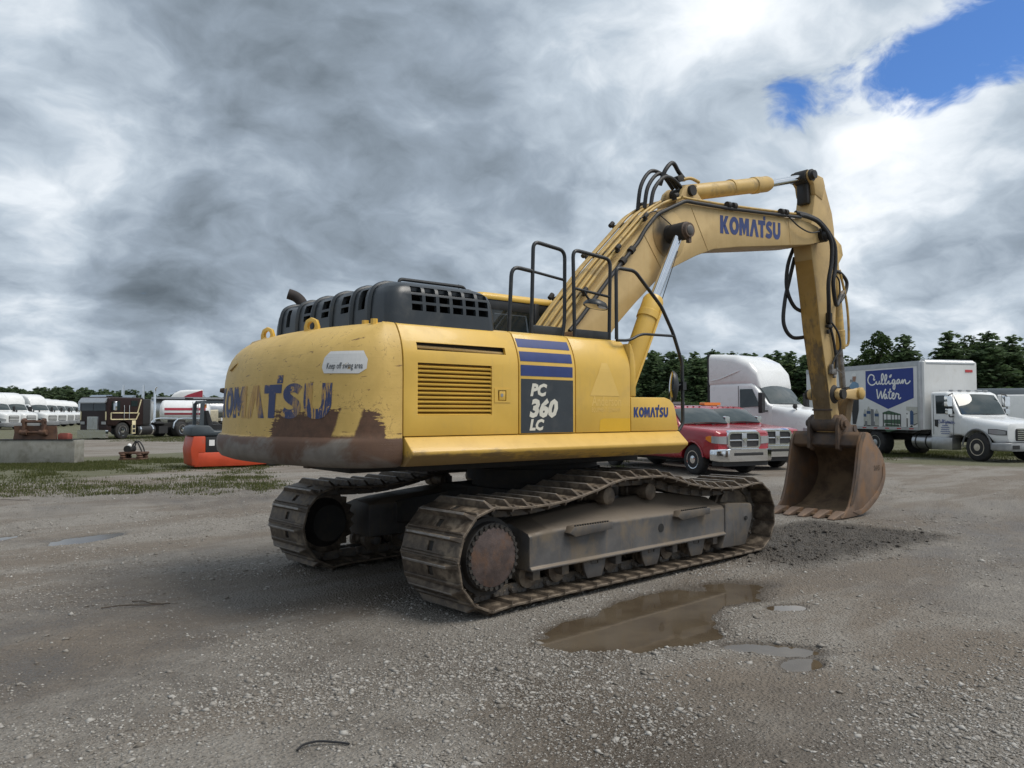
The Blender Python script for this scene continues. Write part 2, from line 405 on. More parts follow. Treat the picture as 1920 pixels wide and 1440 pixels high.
# muddy standing water: one level sheet per puddle, its rim set by the ground that rises through it
wm = bpy.data.materials.new('muddy water'); wm.use_nodes = True; nt = S.nt = wm.node_tree; b = nt.nodes['Principled BSDF']
P = coords('Object'); c = mix(noise(P, 2.5, 3).step(.3, .7), (.072, .054, .036), (.10, .078, .053)); nt.links.new(c.o, b.inputs['Base Color'])
b.inputs['Roughness'].default_value = .03; b.inputs['IOR'].default_value = 1.33
bn = nt.nodes.new('ShaderNodeBump'); bn.inputs['Strength'].default_value = .03; bn.inputs['Distance'].default_value = .01
nt.links.new(noise(P, 9, 2).o, bn.inputs['Height']); nt.links.new(bn.outputs[0], b.inputs['Normal'])
WATER = [(-.75, -2.56, 2.3, .80, -.0165), (-1.17, -3.74, .62, .50, -.0195), (.06, -3.13, .24, .18, -.0135), (-3.45, 5.15, .8, .42, -.0125), (-4.4, 5.95, .45, .28, -.0125)]
for k, (x, y, a, b_, z) in enumerate(WATER):
    n = 40; struct(MB().add([(x+a*math.cos(2*math.pi*i/n), y+b_*math.sin(2*math.pi*i/n), z) for i in range(n)], [tuple(range(n))]).build('puddle_water', wm, None, smooth=0))
# loose crushed stone: one mass of small angular stones, thick near the camera
octv = np.array([(1, 0, 0), (-1, 0, 0), (0, 1, 0), (0, -1, 0), (0, 0, 1), (0, 0, -1)], float)
octf = np.array([(0, 2, 4), (2, 1, 4), (1, 3, 4), (3, 0, 4), (2, 0, 5), (1, 2, 5), (3, 1, 5), (0, 3, 5)])
def stones(name, N, rmin, rmax, smin, smax, cols, seed, clump=.0, in_mud=False):
    g = np.random.default_rng(seed)
    u = g.random(N*3); r = rmin*(rmax/rmin)**(u); th = R(47.6)+R(43)*(2*g.random(N*3)-1)
    x = CAM[0]+r*np.cos(th); y = CAM[1]+r*np.sin(th)
    dens = fbm(x, y, .55, 4, 61)*1.6+fbm(x*.6+y*.5, y*.6-x*.5, 1.4, 3, 71)*1.0+.5
    keep = (g.random(N*3) < np.clip(dens*1.5-clump, .03, 1)) & (puddle_depth(x, y) < .014) & (churn(x, y) < .5) if not in_mud else (g.random(N*3) < churn(x, y)*np.clip(.55+.45*np.sin((x+.25*y)*2*math.pi/.216)+.3*fbm(x, y, 3., 2, 91), 0, 1))
    x, y = x[keep][:N], y[keep][:N]; n = len(x)
    s = smin*(smax/smin)**(g.random(n)**2.2)
    V = octv[None]*(.55+.75*g.random((n, 6, 1))); V = V*s[:, None, None]*np.stack([np.ones(n), .55+.4*g.random(n), .26+.28*g.random(n)], -1)[:, None, :]
    a = g.random(n)*6.283; t = (g.random(n)-.5)*.8
    ca, sa, ct, st = np.cos(a), np.sin(a), np.cos(t), np.sin(t)
    X, Y, Z = V[..., 0], V[..., 1], V[..., 2]
    Y, Z = Y*ct[:, None]-Z*st[:, None], Y*st[:, None]+Z*ct[:, None]
    X, Y = X*ca[:, None]-Y*sa[:, None], X*sa[:, None]+Y*ca[:, None]
    co = np.stack([X+x[:, None], Y+y[:, None], Z+(height(x, y)+s*.05)[:, None]], -1).reshape(-1, 3)
    F = (octf[None]+(np.arange(n)*6)[:, None, None]).reshape(-1, 3).astype(np.int32)
    me = bpy.data.meshes.new(name); me.vertices.add(len(co)); me.vertices.foreach_set('co', co.ravel())
    me.loops.add(F.size); me.loops.foreach_set('vertex_index', F.ravel()); me.polygons.add(len(F)); me.polygons.foreach_set('loop_start', np.arange(0, F.size, 3, dtype=np.int32)); me.update(calc_edges=True)
    m = bpy.data.materials.new(name); m.use_nodes = True; nt = S.nt = m.node_tree; b = nt.nodes['Principled BSDF']
    gi = nt.nodes.new('ShaderNodeNewGeometry'); c = ramp(S(gi.outputs['Random Per Island']), cols)
    c = mix(noise(coords(), 30, 3).step(.4, .7)*.35, c, (.13, .11, .09))
    nt.links.new(c.o, b.inputs['Base Color']); b.inputs['Roughness'].default_value = .75
    me.materials.append(m); o = bpy.data.objects.new(name, me); COL.objects.link(o); return struct(o, 'stuff')
SC = [(0., (.14, .122, .100)), (.35, (.225, .204, .178)), (.75, (.31, .29, .262)), (.95, (.385, .368, .338)), (1., (.45, .43, .40))]
stones('fine_gravel', 110000, 3.4, 22, .004, .011, SC, 3, .30)
stones('loose_gravel', 62000, 3.4, 24, .009, .022, SC, 4, .52)
stones('coarse_gravel', 5200, 3.4, 20, .017, .040, SC, 5, .50)

stones('mud_clods', 9000, 7.2, 13.5, .012, .045, [(0., (.022, .017, .013)), (.6, (.050, .040, .031)), (1., (.11, .094, .078))], 6, 0., True)
# ---------------------------------------------------------------- excavator
YEL = (.65, .410, .072); DUST = (.30, .22, .13)
m_yel = mat('excavator yellow paint', YEL, .42, 0, .05, 2.5, (.47, .315, .095), .28, 2.2, .03, 60, .15, streak=(.57, .365, .080))
m_yel_dirty = mat('weathered yellow paint', (.50, .350, .150), .6, 0, .08, 2.5, (.33, .235, .125), .40, 2.6, .05, 60, streak=(.44, .30, .14))
m_arm_mud = mat('muddy yellow paint', (.40, .25, .075), .65, 0, .18, 3, (.09, .068, .045), .72, 3.2, .15, 30, streak=(.10, .075, .045))
def mud_up():
    nt = S.nt = m_arm_mud.node_tree; b = nt.nodes['Principled BSDF']; P = coords(); _, _, pz = xyz(P)
    n = noise(P, 3.4, 9, .68, .5); st = noise(mapping(P, (8, 8, .8)), 2.4, 7, .65, .3); f = ((n-.5)*1.3+(st-.5)*.9 + (3.75-pz)*.22).step(.02, .42)
    c = mix(noise(P, 3, 5).step(.3, .7), (.40, .235, .062), (.48, .29, .085)); c = mix(f*.88, c, mix(n.step(.35, .7), (.060, .045, .030), (.17, .125, .075)))
    nt.links.new(c.o, b.inputs['Base Color'])
mud_up()
m_black = mat('black paint', (.018, .020, .022), .42, 0, .15, 8, (.07, .065, .055), .22, 6)
m_hood = mat('dark grey hood paint', (.024, .030, .036), .33, 0, .12, 4, (.075, .078, .075), .30, 3, .02, 80)
m_dark = mat('greasy dark steel', (.018, .017, .016), .7, 0, .3, 5, (.05, .042, .034), .5, 5)
m_steel = mat('dusty track steel', (.088, .068, .051), .5, .3, .3, 9, (.235, .188, .138), .56, 7, .4, 30)
m_frame = mat('worn grey frame steel', (.082, .078, .076), .5, .2, .2, 4, (.15, .118, .082), .52, 3.2, .1, 40, streak=(.14, .108, .076), dust=(.165, .132, .098))
m_wear = mat('bright worn cleat steel', (.26, .24, .22), .4, .5, .2, 12, (.16, .13, .10), .5, 8)
m_hub = mat('rusty hub plate', (.090, .066, .060), .55, .3, .3, 9, (.145, .078, .046), .45, 5, .25, 50)
m_polish = mat('polished wear steel', (.42, .41, .40), .3, .9, .1, 10)
m_chrome = mat('chrome rod', (.70, .72, .75), .12, 1., .03, 10)
m_rodd = mat('dirty chrome rod', (.25, .24, .23), .35, .8, .2, 10, (.12, .10, .08), .5, 6)
m_rust = mat('rusty bucket steel', (.165, .112, .080), .65, .15, .2, 3.2, (.25, .135, .062), .46, 2.4, .25, 30, streak=(.115, .088, .070))
m_rustd = mat('dark greasy rusty steel', (.085, .064, .052), .65, .2, .3, 4, (.16, .10, .06), .55, 3, .2, 30)
m_rustin = mat('rust brown inner bucket steel', (.215, .145, .085), .75, .05, .2, 2.5, (.09, .06, .04), .5, 2.0, .15, 30)
m_blue = mat('blue print', (.022, .042, .16), .45, 0, .08, 10, (.05, .06, .12), .25, 14)
m_char = mat('charcoal print', (.030, .038, .046), .45, 0, .1, 6, (.06, .066, .07), .3, 9)
m_white = mat('white print', (.62, .60, .52), .5, 0, .06, 10, (.45, .42, .36), .25, 9)
m_ghost = mat('faded shade of removed print', (.70, .465, .12), .45, 0, .03, 6)
m_fresh = mat('unfaded yellow paint', (.66, .385, .018), .38, 0, .03, 3, coat=.15)
m_rubber = mat('black rubber hose', (.016, .016, .017), .55, 0, .2, 12, (.05, .045, .04), .35, 8)
m_pipe = mat('yellow pipe', (.50, .33, .10), .45, 0, .1, 5, (.20, .15, .08), .42, 5)
m_glass = glass('cab glass', (.012, .018, .018), .04, .62)
m_int = mat('dark interior', (.012, .012, .012), .8, 0, .1)
m_mirror = glass('mirror glass', (.55, .57, .6), .05); m_mirror.node_tree.nodes['Principled BSDF'].inputs['Metallic'].default_value = 1
UY = R(-3.2)
EX = thing('excavator', 'large yellow crawler excavator with scuffed counterweight, parked on gravel with its bucket down', 'excavator')
def up(mb, name, m, parent=EX, **k):                # a part of the slewing upper works
    return mb.build(name, m, parent, rz=(UY if parent is EX else 0.), **k)
# ---- crawler tracks
def track_path():
    rear, front = (-2.03, .485, .45), (2.06, .465, .425)
    pts = [(x, .060) for x in np.linspace(-2.0, 2.05, 40)]
    pts += [(front[0]+front[2]*math.cos(a), front[1]+front[2]*math.sin(a)) for a in np.linspace(R(-84), R(74), 24)]
    pts += [(2.0, .875), (1.78, .850), (1.54, .847), (1.31, .862), (1.11, .883), (.90, .915), (.69, .953), (.455, 1.018), (.23, 1.060), (0, 1.062), (-.22, 1.064), (-.44, 1.060), (-.69, 1.006), (-.89, .958), (-1.09, .930), (-1.30, .900), (-1.52, .892), (-1.74, .893), (-1.93, .905)]
    pts += [(rear[0]+rear[2]*math.cos(a), rear[1]+rear[2]*math.sin(a)) for a in np.linspace(R(104), R(262), 24)]
    q = [p[:] for p in catmull([(a, 0, b) for a, b in pts], 3, True)]
    return [Vector(p) for p in q]
TP = track_path(); TL = [0]
for i in range(len(TP)): TL.append(TL[-1]+(TP[(i+1) % len(TP)]-TP[i]).length)
def at_len(s):
    s %= TL[-1]; k = int(np.searchsorted(TL, s, 'right'))-1; k = min(k, len(TP)-1)
    return TP[k].lerp(TP[(k+1) % len(TP)], (s-TL[k])/max(1e-9, TL[k+1]-TL[k]))
NS = int(round(TL[-1]/.216)); PITCH = TL[-1]/NS
W2 = .40
def shoe_mesh():
    m = MB(); xs = [-.108, -.048, .03, .112]; ys = [-W2, -.035, .035, W2]
    for i in range(3):
        for j in range(3):
            if i == 1 and j == 1: continue
            m.bb(xs[i], xs[i+1], ys[j], ys[j+1], -.022, 0)
    # tall cleat with sloping ends, a low rib and a turned-down leading lip
    m.loft([[(.052, -W2, -.002), (.096, -W2, -.002), (.096, W2, -.002), (.052, W2, -.002)], [(.066, -W2+.10, .056), (.088, -W2+.10, .056), (.088, W2-.10, .056), (.066, W2-.10, .056)]])
    m.loft([[(-.096, -W2, -.002), (-.062, -W2, -.002), (-.062, W2, -.002), (-.096, W2, -.002)], [(-.090, -W2+.03, .016), (-.070, -W2+.03, .016), (-.070, W2-.03, .016), (-.090, W2-.03, .016)]])
    m.loft([[(-.108, -W2, -.022), (-.108, W2, -.022), (-.108, W2, 0), (-.108, -W2, 0)], [(-.126, -W2, -.050), (-.126, W2, -.050), (-.126, W2, -.024), (-.126, -W2, -.024)]])
    return m
def link_mesh():
    m = MB()
    for y in (-.105, .105):
        prof = [(-.118, -.085), (-.10, -.118), (.09, -.118), (.118, -.095), (.122, -.06), (.10, -.03), (-.10, -.022), (-.12, -.05)]
        m.prism(prof, y-.022, y+.022)
        m.cyl((.085, y-.034, -.075), (.085, y+.034, -.075), .030, n=10)
        for hx in (-.055, .0): m.box((hx, y, -.055), (.028, .052, .04))
    m.cyl((.085, -.16, -.075), (.085, .16, -.075), .024, n=8)
    return m
shoe_p = shoe_mesh().build('track_shoe', m_steel, None, smooth=0, bevel=.004, seg=1); shoe_p.data.materials.append(m_wear)
for q in shoe_p.data.polygons:
    if q.center.z > .050: q.material_index = 1
link_p = link_mesh().build('chain_link', m_frame, None, bevel=.004, seg=1)
first = [True, True]
for side in (-1, 1):
    yc = side*1.295
    lo = []
    for k in range(NS*2):
        p = at_len(k*PITCH/2); t = (at_len(k*PITCH/2+.02)-at_len(k*PITCH/2-.02)).normalized(); nrm = Vector((t.z, 0, -t.x)); a, b = p-nrm*.028, p-nrm*.040
        lo.append([(a.x, yc-.08, a.z), (a.x, yc+.08, a.z), (b.x, yc+.08, b.z), (b.x, yc-.08, b.z)])
    tr = MB().loft(lo+[lo[0]], cap=False).build('track', m_dark, EX)          # packed dirt along the chain
    for k in range(NS):
        s0 = k*PITCH; a, b = at_len(s0-PITCH*.5), at_len(s0+PITCH*.5); t = (b-a).normalized(); nrm = Vector((t.z, 0, -t.x))
        p = (a+b)/2
        yv = nrm.cross(t)
        M = Matrix((( -t.x, yv.x*-1, nrm.x, p.x), (-t.y, yv.y*-1, nrm.y, yc), (-t.z, yv.z*-1, nrm.z, p.z), (0, 0, 0, 1)))
        for pr, w_ in ((shoe_p, 0), (link_p, 1)):
            if first[w_]: first[w_] = False; pr.parent = tr; pr.matrix_basis = M
            else: piece(pr, tr, mtx=M)
    # track frame with rollers, guards, sprocket and idler
    sg = side
    fr = MB()
    sec = lambda z0, top, yo: [(yc-sg*.28, .30), (yc+sg*.335, .30), (yc+sg*.335, .325), (yc+sg*.31, .335), (yc+sg*.31, z0), (yc+sg*.285, z0+.03), (yc+sg*.06, top), (yc-sg*.20, top-.02), (yc-sg*.28, .66)]
    st = [(-1.60, .60, .70), (-1.35, .62, .735), (-.6, .625, .80), (.5, .62, .835), (1.1, .605, .79), (1.50, .60, .715)]
    fr.loft([[(x, y, z) for y, z in sec(z0, tp, 0)] for x, z0, tp in st])
    f = fr.build('track_frame', m_frame, EX, bevel=.012, seg=2)
    yo = yc+sg*.315
    MB().prism([(1.505, .30), (1.505, .645), (1.56, .66), (2.05, .625), (2.085, .59), (2.08, .44), (1.93, .145), (1.42, .155)], yo-sg*.16, yo+sg*.005).build('idler_guard', m_frame, f, bevel=.015)
    MB().cyl((1.93, yo-.02, .46), (1.93, yo+sg*.012, .46), .025, n=14).build('guard_hole', m_int, f)
    MB().cyl((.30, yo-.1*sg, .50), (.30, yo-sg*.001, .50), .045, n=16).build('grease_port', m_int, f)
    for sx in (-.86, .80):
        stp = MB().prism([(sx-.30, .600), (sx-.24, .655), (sx+.30, .655), (sx+.30, .585), (sx-.22, .560)], yo-sg*.03, yo+sg*.07).build('step', m_frame, f, bevel=.006)
        teeth = MB()
        for q in range(14): teeth.box((sx-.22+q*.035, yo+sg*.06, .660), (.015, .012, .016))
        teeth.build('step_tread', m_black, stp)
    for rx in (-1.475, -1.10, -.70, -.338, .18, .60, .99, 1.37):
        ro = MB().rev((rx, yc-.17, .235), (rx, yc+.17, .235), [(0, .07), (.02, .115), (.18, .115), (.20, .085), (.42, .085), (.44, .07), (.56, .07), (.58, .085), (.8, .085), (.82, .115), (.98, .115), (1, .07)], 20).build('track_roller', m_steel, f)
        MB().cyl((rx, yc-.25, .245), (rx, yc+.25, .245), .048, n=14).box((rx, yc+sg*.245, .275), (.09, .05, .14)).build('roller_shaft', m_frame, ro, bevel=.006)
    for gx in (-.70, .18, .99):
        MB().prism([(gx-.17, .31), (gx-.14, .20), (gx-.10, .125), (gx+.10, .125), (gx+.14, .20), (gx+.17, .31), (gx+.06, .31), (gx+.05, .25), (gx-.05, .25), (gx-.06, .31)], yc+sg*.245, yc+sg*.275).build('roller_guard', m_frame, f, bevel=.008)
    for cx in (-.40, .27):
        cr = MB().rev((cx, yc-sg*.15, .872), (cx, yc+sg*.22, .872), [(0, .06), (.03, .085), (.25, .085), (.28, .07), (.62, .07), (.65, .088), (.95, .088), (1, .06)], 20).build('carrier_roller', m_steel, f)
        MB().bb(cx-.05, cx+.05, yc-sg*.17-.03, yc-sg*.17+.03, .74, .92).build('roller_bracket', m_frame, cr, bevel=.008)
    # sprocket, final drive and its bolted cover
    sp = MB(); nt_ = 21; prof = []
    for k in range(nt_*2):
        a = 2*math.pi*k/(nt_*2); r = .385 if k % 2 else .335; prof.append((-2.03+r*math.cos(a), .485+r*math.sin(a)))
    sp.prism(prof, yc-.045, yc+.045); spo = sp.build('sprocket', m_steel, EX, bevel=.006)
    fd = MB().rev((-2.03, yc-.16, .485), (-2.03, yc+sg*.315, .485), [(0, .20), (.2, .25), (.35, .33), (.55, .33), (.57, .295), (.93, .285), (.96, .272), (1, .268)], 40).build('final_drive', m_dark, EX)
    MB().cyl((-2.03, yc+sg*.312, .485), (-2.03, yc+sg*.323, .485), .250, n=40).build('hub_cover', m_hub, fd, bevel=.004)
    bp = MB().cyl((0, 0, 0), (0, sg*.018, 0), .019, n=6).build('bolt', m_dark, fd)
    nb = 28 if side < 0 else 12
    for k in range(nb):
        a = 2*math.pi*(k+.5)/nb; l = (-2.03+.262*math.cos(a), yc+sg*.312, .485+.262*math.sin(a))
        if k == 0: bp.location = l
        else: piece(bp, fd, l)
    idl = MB().rev((2.06, yc-.11, .465), (2.06, yc+.11, .465), [(0, .10), (.05, .30), (.12, .345), (.30, .345), (.32, .38), (.68, .38), (.70, .345), (.88, .345), (.95, .30), (1, .10)], 36).build('idler_wheel', m_steel, EX)
    MB().cyl((2.06, yc-.26, .465), (2.06, yc+.26, .465), .07, n=16).build('idler_axle', m_frame, idl)
# ---- car body between the tracks, slewing ring
cb = MB()
cb.loft([[(-.75, -.8, .50), (.75, -.8, .50), (.75, .8, .50), (-.75, .8, .50)], [(-.75, -.8, .88), (.75, -.8, .88), (.75, .8, .88), (-.75, .8, .88)]])
for sx in (-1, 1):
    for sy in (-1, 1):
        cb.loft([[(sx*.45, sy*.55, .52), (sx*.75, sy*.3, .52), (sx*.75, sy*.3, .86), (sx*.45, sy*.55, .86)], [(sx*.75, sy*1.05, .42), (sx*1.25, sy*1.05, .42), (sx*1.25, sy*1.05, .68), (sx*.75, sy*1.05, .68)]])
cb.build('car_body', m_dark, EX, bevel=.02)
MB().rev((0, 0, .86), (0, 0, 1.16), [(0, .72), (.3, .72), (.32, .78), (.75, .78), (.77, .74), (1, .74)], 48).build('slewing_ring', m_dark, EX)
ring_bolt = None
# ---- upper frame
pf = MB().bb(-2.65, .78, -1.30, 1.30, 1.30, 1.49).bb(-2.6, 1.25, -.42, .42, 1.14, 1.49).bb(-2.2, .7, -1.0, 1.0, 1.17, 1.31)
up(pf, 'revolving_frame', m_dark, bevel=.015)
def prof_y(z):                                       # how the side panels lean in towards their top edge
    t = max(0, (z-2.10)/.335); return -1.4975+.115*t**2.0
def panel(x0, x1, z0=1.508, z1=2.435, th=.03, sgn=1):
    zs = [z0, 1.8, 2.06, 2.14, 2.20, 2.26, 2.31, 2.355, 2.395, z1]
    o = [(sgn*prof_y(z), z) for z in zs] + [(sgn*(prof_y(z1)+.05), z1+.022), (sgn*-1.10, z1+.025)]
    i = [(sgn*-1.10, z1-.02)] + [(sgn*(prof_y(z)+th), z-(.01 if z == z1 else 0)) for z in reversed(zs)]
    return MB().prism(o+i, x0, x1, 'x')
inner = MB().bb(-2.64, .0, -1.42, -.5, 1.50, 2.33).bb(-2.64, -.6, .4, 1.40, 1.5, 2.33)
up(inner, 'engine_bay', m_int)
d1 = up(panel(-2.683, -1.473), 'engine_door', m_yel, bevel=.008, seg=2, smooth=35)
cut(d1, [MB().bb(-2.548, -1.778, -1.6, -1.40, 1.680, 2.115), MB().bb(-2.545, -1.607, -1.6, -1.39, 2.222, 2.287), MB().bb(-1.715, -1.615, -1.6, -1.476, 1.805, 1.905)])
lv = MB().prism([(-1.492, .0), (-1.440, .022), (-1.436, .034), (-1.450, .034), (-1.496, .012)], -2.556, -1.77, 'x').build('louver', m_yel, d1)
for k in range(12):
    z = 1.672+k*.0365
    if k == 0: lv.location.z = z
    else: piece(lv, d1, (0, 0, z))
MB().bb(-2.56, -1.765, -1.428, -1.422, 1.66, 2.13).build('louver_backing', m_yel_dirty, d1)
MB().tube([(-2.60, -1.425, 2.252), (-2.1, -1.42, 2.246), (-1.58, -1.425, 2.235)], .016, 8).build('air_duct', m_yel_dirty, d1)
lpl = MB().bb(-1.752, -1.567, -1.5020, -1.4970, 1.792, 1.918).build('latch_plate', m_yel, d1)
cut(lpl, [MB().bb(-1.712, -1.618, -1.6, -1.4, 1.808, 1.902)])
lh = MB().bb(-1.695, -1.622, -1.498, -1.485, 1.812, 1.898).build('latch_handle', m_yel, d1, bevel=.005)
MB().cyl((-1.665, -1.50, 1.858), (-1.665, -1.49, 1.858), .016, n=14).build('lock', m_polish, d1)
d2 = up(panel(-1.463, -.760), 'side_door', m_yel, bevel=.008, smooth=35)
d3 = up(panel(-.750, .028), 'tank_panel', m_yel, bevel=.008, smooth=35)
up(panel(-2.683, -.55, sgn=-1), 'engine_door', m_yel, bevel=.008, smooth=35)
def on_side(off=.0022): return lambda x, z: Vector((x, prof_y(z)-off, z))
def quad_grid(poly, nz=8):
    """strip between two x-lines, subdivided in z; poly = [(x0,z0),(x1,z0'),(x1',z1'),(x0',z1)] from bottom-left anticlockwise"""
    (ax, az), (bx, bz), (cx, cz), (dx_, dz_) = poly; v = []; f = []
    for k in range(nz+1):
        t = k/nz; v += [(ax+(dx_-ax)*t, az+(dz_-az)*t), (bx+(cx-bx)*t, bz+(cz-bz)*t)]
    for k in range(nz): f.append((2*k, 2*k+1, 2*k+3, 2*k+2))
    return v, f
for z0, z1 in ((2.305, 2.388), (2.175, 2.265), (2.040, 2.140)):
    v, f = quad_grid([(-1.448, z0), (-.795, z0), (-.795-.0, z1), (-1.448-.0, z1)]); decal('blue_stripe', v, f, on_side(), m_blue, d2)
v, f = quad_grid([(-1.445, 1.515), (-.79, 1.515), (-.79, 2.012), (-1.445, 2.012)]); pl = decal('model_panel', v, f, on_side(), m_char, d2)
for txt, x, z, sz in (('PC', -1.335, 1.862, .108), ('360', -1.345, 1.668, .158), ('LC', -1.345, 1.545, .096)):
    v, f = text_mesh(txt, sz*1.38, sz*.075, .22, 1.02); x0 = min(p[0] for p in v)
    decal('model_lettering', v, f, (lambda a, b, x=x, z=z, x0=x0: Vector((x+a-x0, prof_y(z+b)-.0045, z+b))), m_white, pl)
v, f, W = logo(.105)
MBx = MB().prism([(.036, 1.508), (.036, 1.862), (.58, 1.866), (.66, 1.845), (.72, 1.80), (.755, 1.72), (.80, 1.525), (.80, 1.508)], -1.4975, -.75)
tb = up(MBx, 'tool_box', m_yel, bevel=.012, smooth=35)
sc_ = .55/W
decal('maker_lettering', v, f, lambda a, b: Vector((.075+a*sc_, -1.5000, 1.655+b)), m_blue, tb)
fn = up(MB().prism([(.036, 1.868), (.036, 2.425), (.060, 2.40), (.095, 2.32), (.122, 2.20), (.125, 1.868)], -1.490, -.70), 'tank_front', m_yel, bevel=.02, smooth=50)
# shadows of removed stickers on the tank panel
decal('sticker_shade', [(-.56, 1.87), (-.14, 1.87), (-.31, 2.20), (-.39, 2.20)], [(0, 1, 2, 3)], on_side(.0022), m_ghost, d3, maxlen=.03)
for txt, x, z, sz in (('Anderson', -.535, 1.772, .135), ('EQUIPMENT COMPANY', -.535, 1.712, .058)):
    v, f = text_mesh(txt, sz, sz*.02); x0 = min(p[0] for p in v); x1 = max(p[0] for p in v); k = .42/(x1-x0)
    decal('ghost_lettering', v, f, (lambda a, b, x=x, z=z, x0=x0, k=k: Vector((x+(a-x0)*k, -1.4989, z+b))), m_ghost, d3)
decal('unfaded_patch', [(-.43, 1.515), (.02, 1.515), (.02, 1.645), (-.38, 1.645), (-.42, 1.625)], [(0, 1, 2, 3, 4)], on_side(.0016), m_fresh, d3)
# deck plates between the panels and the middle of the machine
up(MB().bb(-1.60, .05, -1.12, -.42, 2.40, 2.455), 'deck_plate', m_black, bevel=.006)
up(MB().rev((-.30, -.95, 2.45), (-.30, -.95, 2.55), [(0, .09), (.5, .09), (.55, .11), (1, .10)], 20), 'tank_cap', mat('rusty brown cap', (.25, .13, .05), .7, 0, .2, 8))
# sill along the right side
sl = MB().prism([(-1.49, 1.503), (-1.618, 1.385), (-1.615, 1.355), (-1.50, 1.262), (-1.30, 1.262), (-1.30, 1.503)], -2.672, .815, 'x')
m_sill = bpy.data.materials.new('scratched yellow sill paint'); m_sill.use_nodes = True
def sill_mat():
    nt = S.nt = m_sill.node_tree; b = nt.nodes['Principled BSDF']; P = coords(); px, py, pz = xyz(P)
    n = noise(P, 4, 7, .6, .3); sc1 = noise(mapping(P, (2.2, 14, 14), (1, 2, 3), (0, R(28), 0)), 3.0, 7, .72, .5); sc2 = noise(mapping(P, (3., 16, 16), (5, 2, 1), (0, R(-40), 0)), 3.2, 7, .72, .4)
    c = mix(n.step(.3, .7), (.56, .345, .066), (.63, .395, .085)); c = mix(sc1.step(.62, .66)*.55, c, (.34, .20, .06)); c = mix(sc2.step(.64, .67)*.6, c, (.26, .15, .05))
    low = ((1.345-pz)*9.+(n-.5)*2.4+(sc1-.5)*1.5 - (px+.6)*.35).step(.15, .8)*(1.-pz.step(1.38, 1.42)); c = mix(low*.8, c, mix(n, (.10, .065, .035), (.22, .15, .08)))
    nt.links.new(c.o, b.inputs['Base Color']); b.inputs['Roughness'].default_value = .42; b.inputs['Coat Weight'].default_value = .1
sill_mat()
up(sl, 'side_sill', m_sill, bevel=.010)
sl2 = MB().prism([(1.49, 1.503), (1.618, 1.385), (1.615, 1.355), (1.50, 1.262), (1.30, 1.262), (1.30, 1.503)], -2.672, .815, 'x')
up(sl2, 'side_sill', m_yel, bevel=.010)
# ---- counterweight
def cw_outline(off=0., n_c=14):
    RT = 3.47+off; yf = 1.02; P2 = []
    xs = lambda y: -math.sqrt(RT*RT-y*y)
    a0 = (xs(yf), yf); side = 1.4975+off; x_end = -2.80
    half = []
    for k in range(13):
        y = yf*k/12; half.append((xs(y), y))
    # corner as a smooth cubic from the tail arc to the straight side
    t0 = Vector((yf/abs(a0[0]), 1.)).normalized(); A = Vector(a0); B = Vector((x_end, side)); k_ = .32
    c1 = A+t0*k_; c2 = B+Vector((-k_*.72, 0))
    for k in range(1, n_c+1):
        t = k/n_c; p = A*(1-t)**3+c1*3*t*(1-t)**2+c2*3*t*t*(1-t)+B*t**3; half.append((p.x, p.y))
    half.append((-2.692, side))
    return [(x, -y) for x, y in reversed(half)] + half[1:]          # from right side round the tail to the left side
OUT = cw_outline()
def cw_ring(z, din, dside, off=0.):
    o = cw_outline(off); r = []
    for i, (x, y) in enumerate(o):
        a = o[max(0, i-1)]; b_ = o[min(len(o)-1, i+1)]; t = Vector((b_[0]-a[0], b_[1]-a[1])).normalized(); n_ = Vector((-t.y, t.x))
        if n_.x*x+n_.y*y < 0: n_ = -n_
        if i in (0, len(o)-1): n_ = Vector((0, -1 if y < 0 else 1))
        r.append((x-n_.x*din, y-n_.y*(dside), z))
    return r
mcw = bpy.data.materials.new('scuffed counterweight paint'); mcw.use_nodes = True
m_cw, m_bump = mcw, None
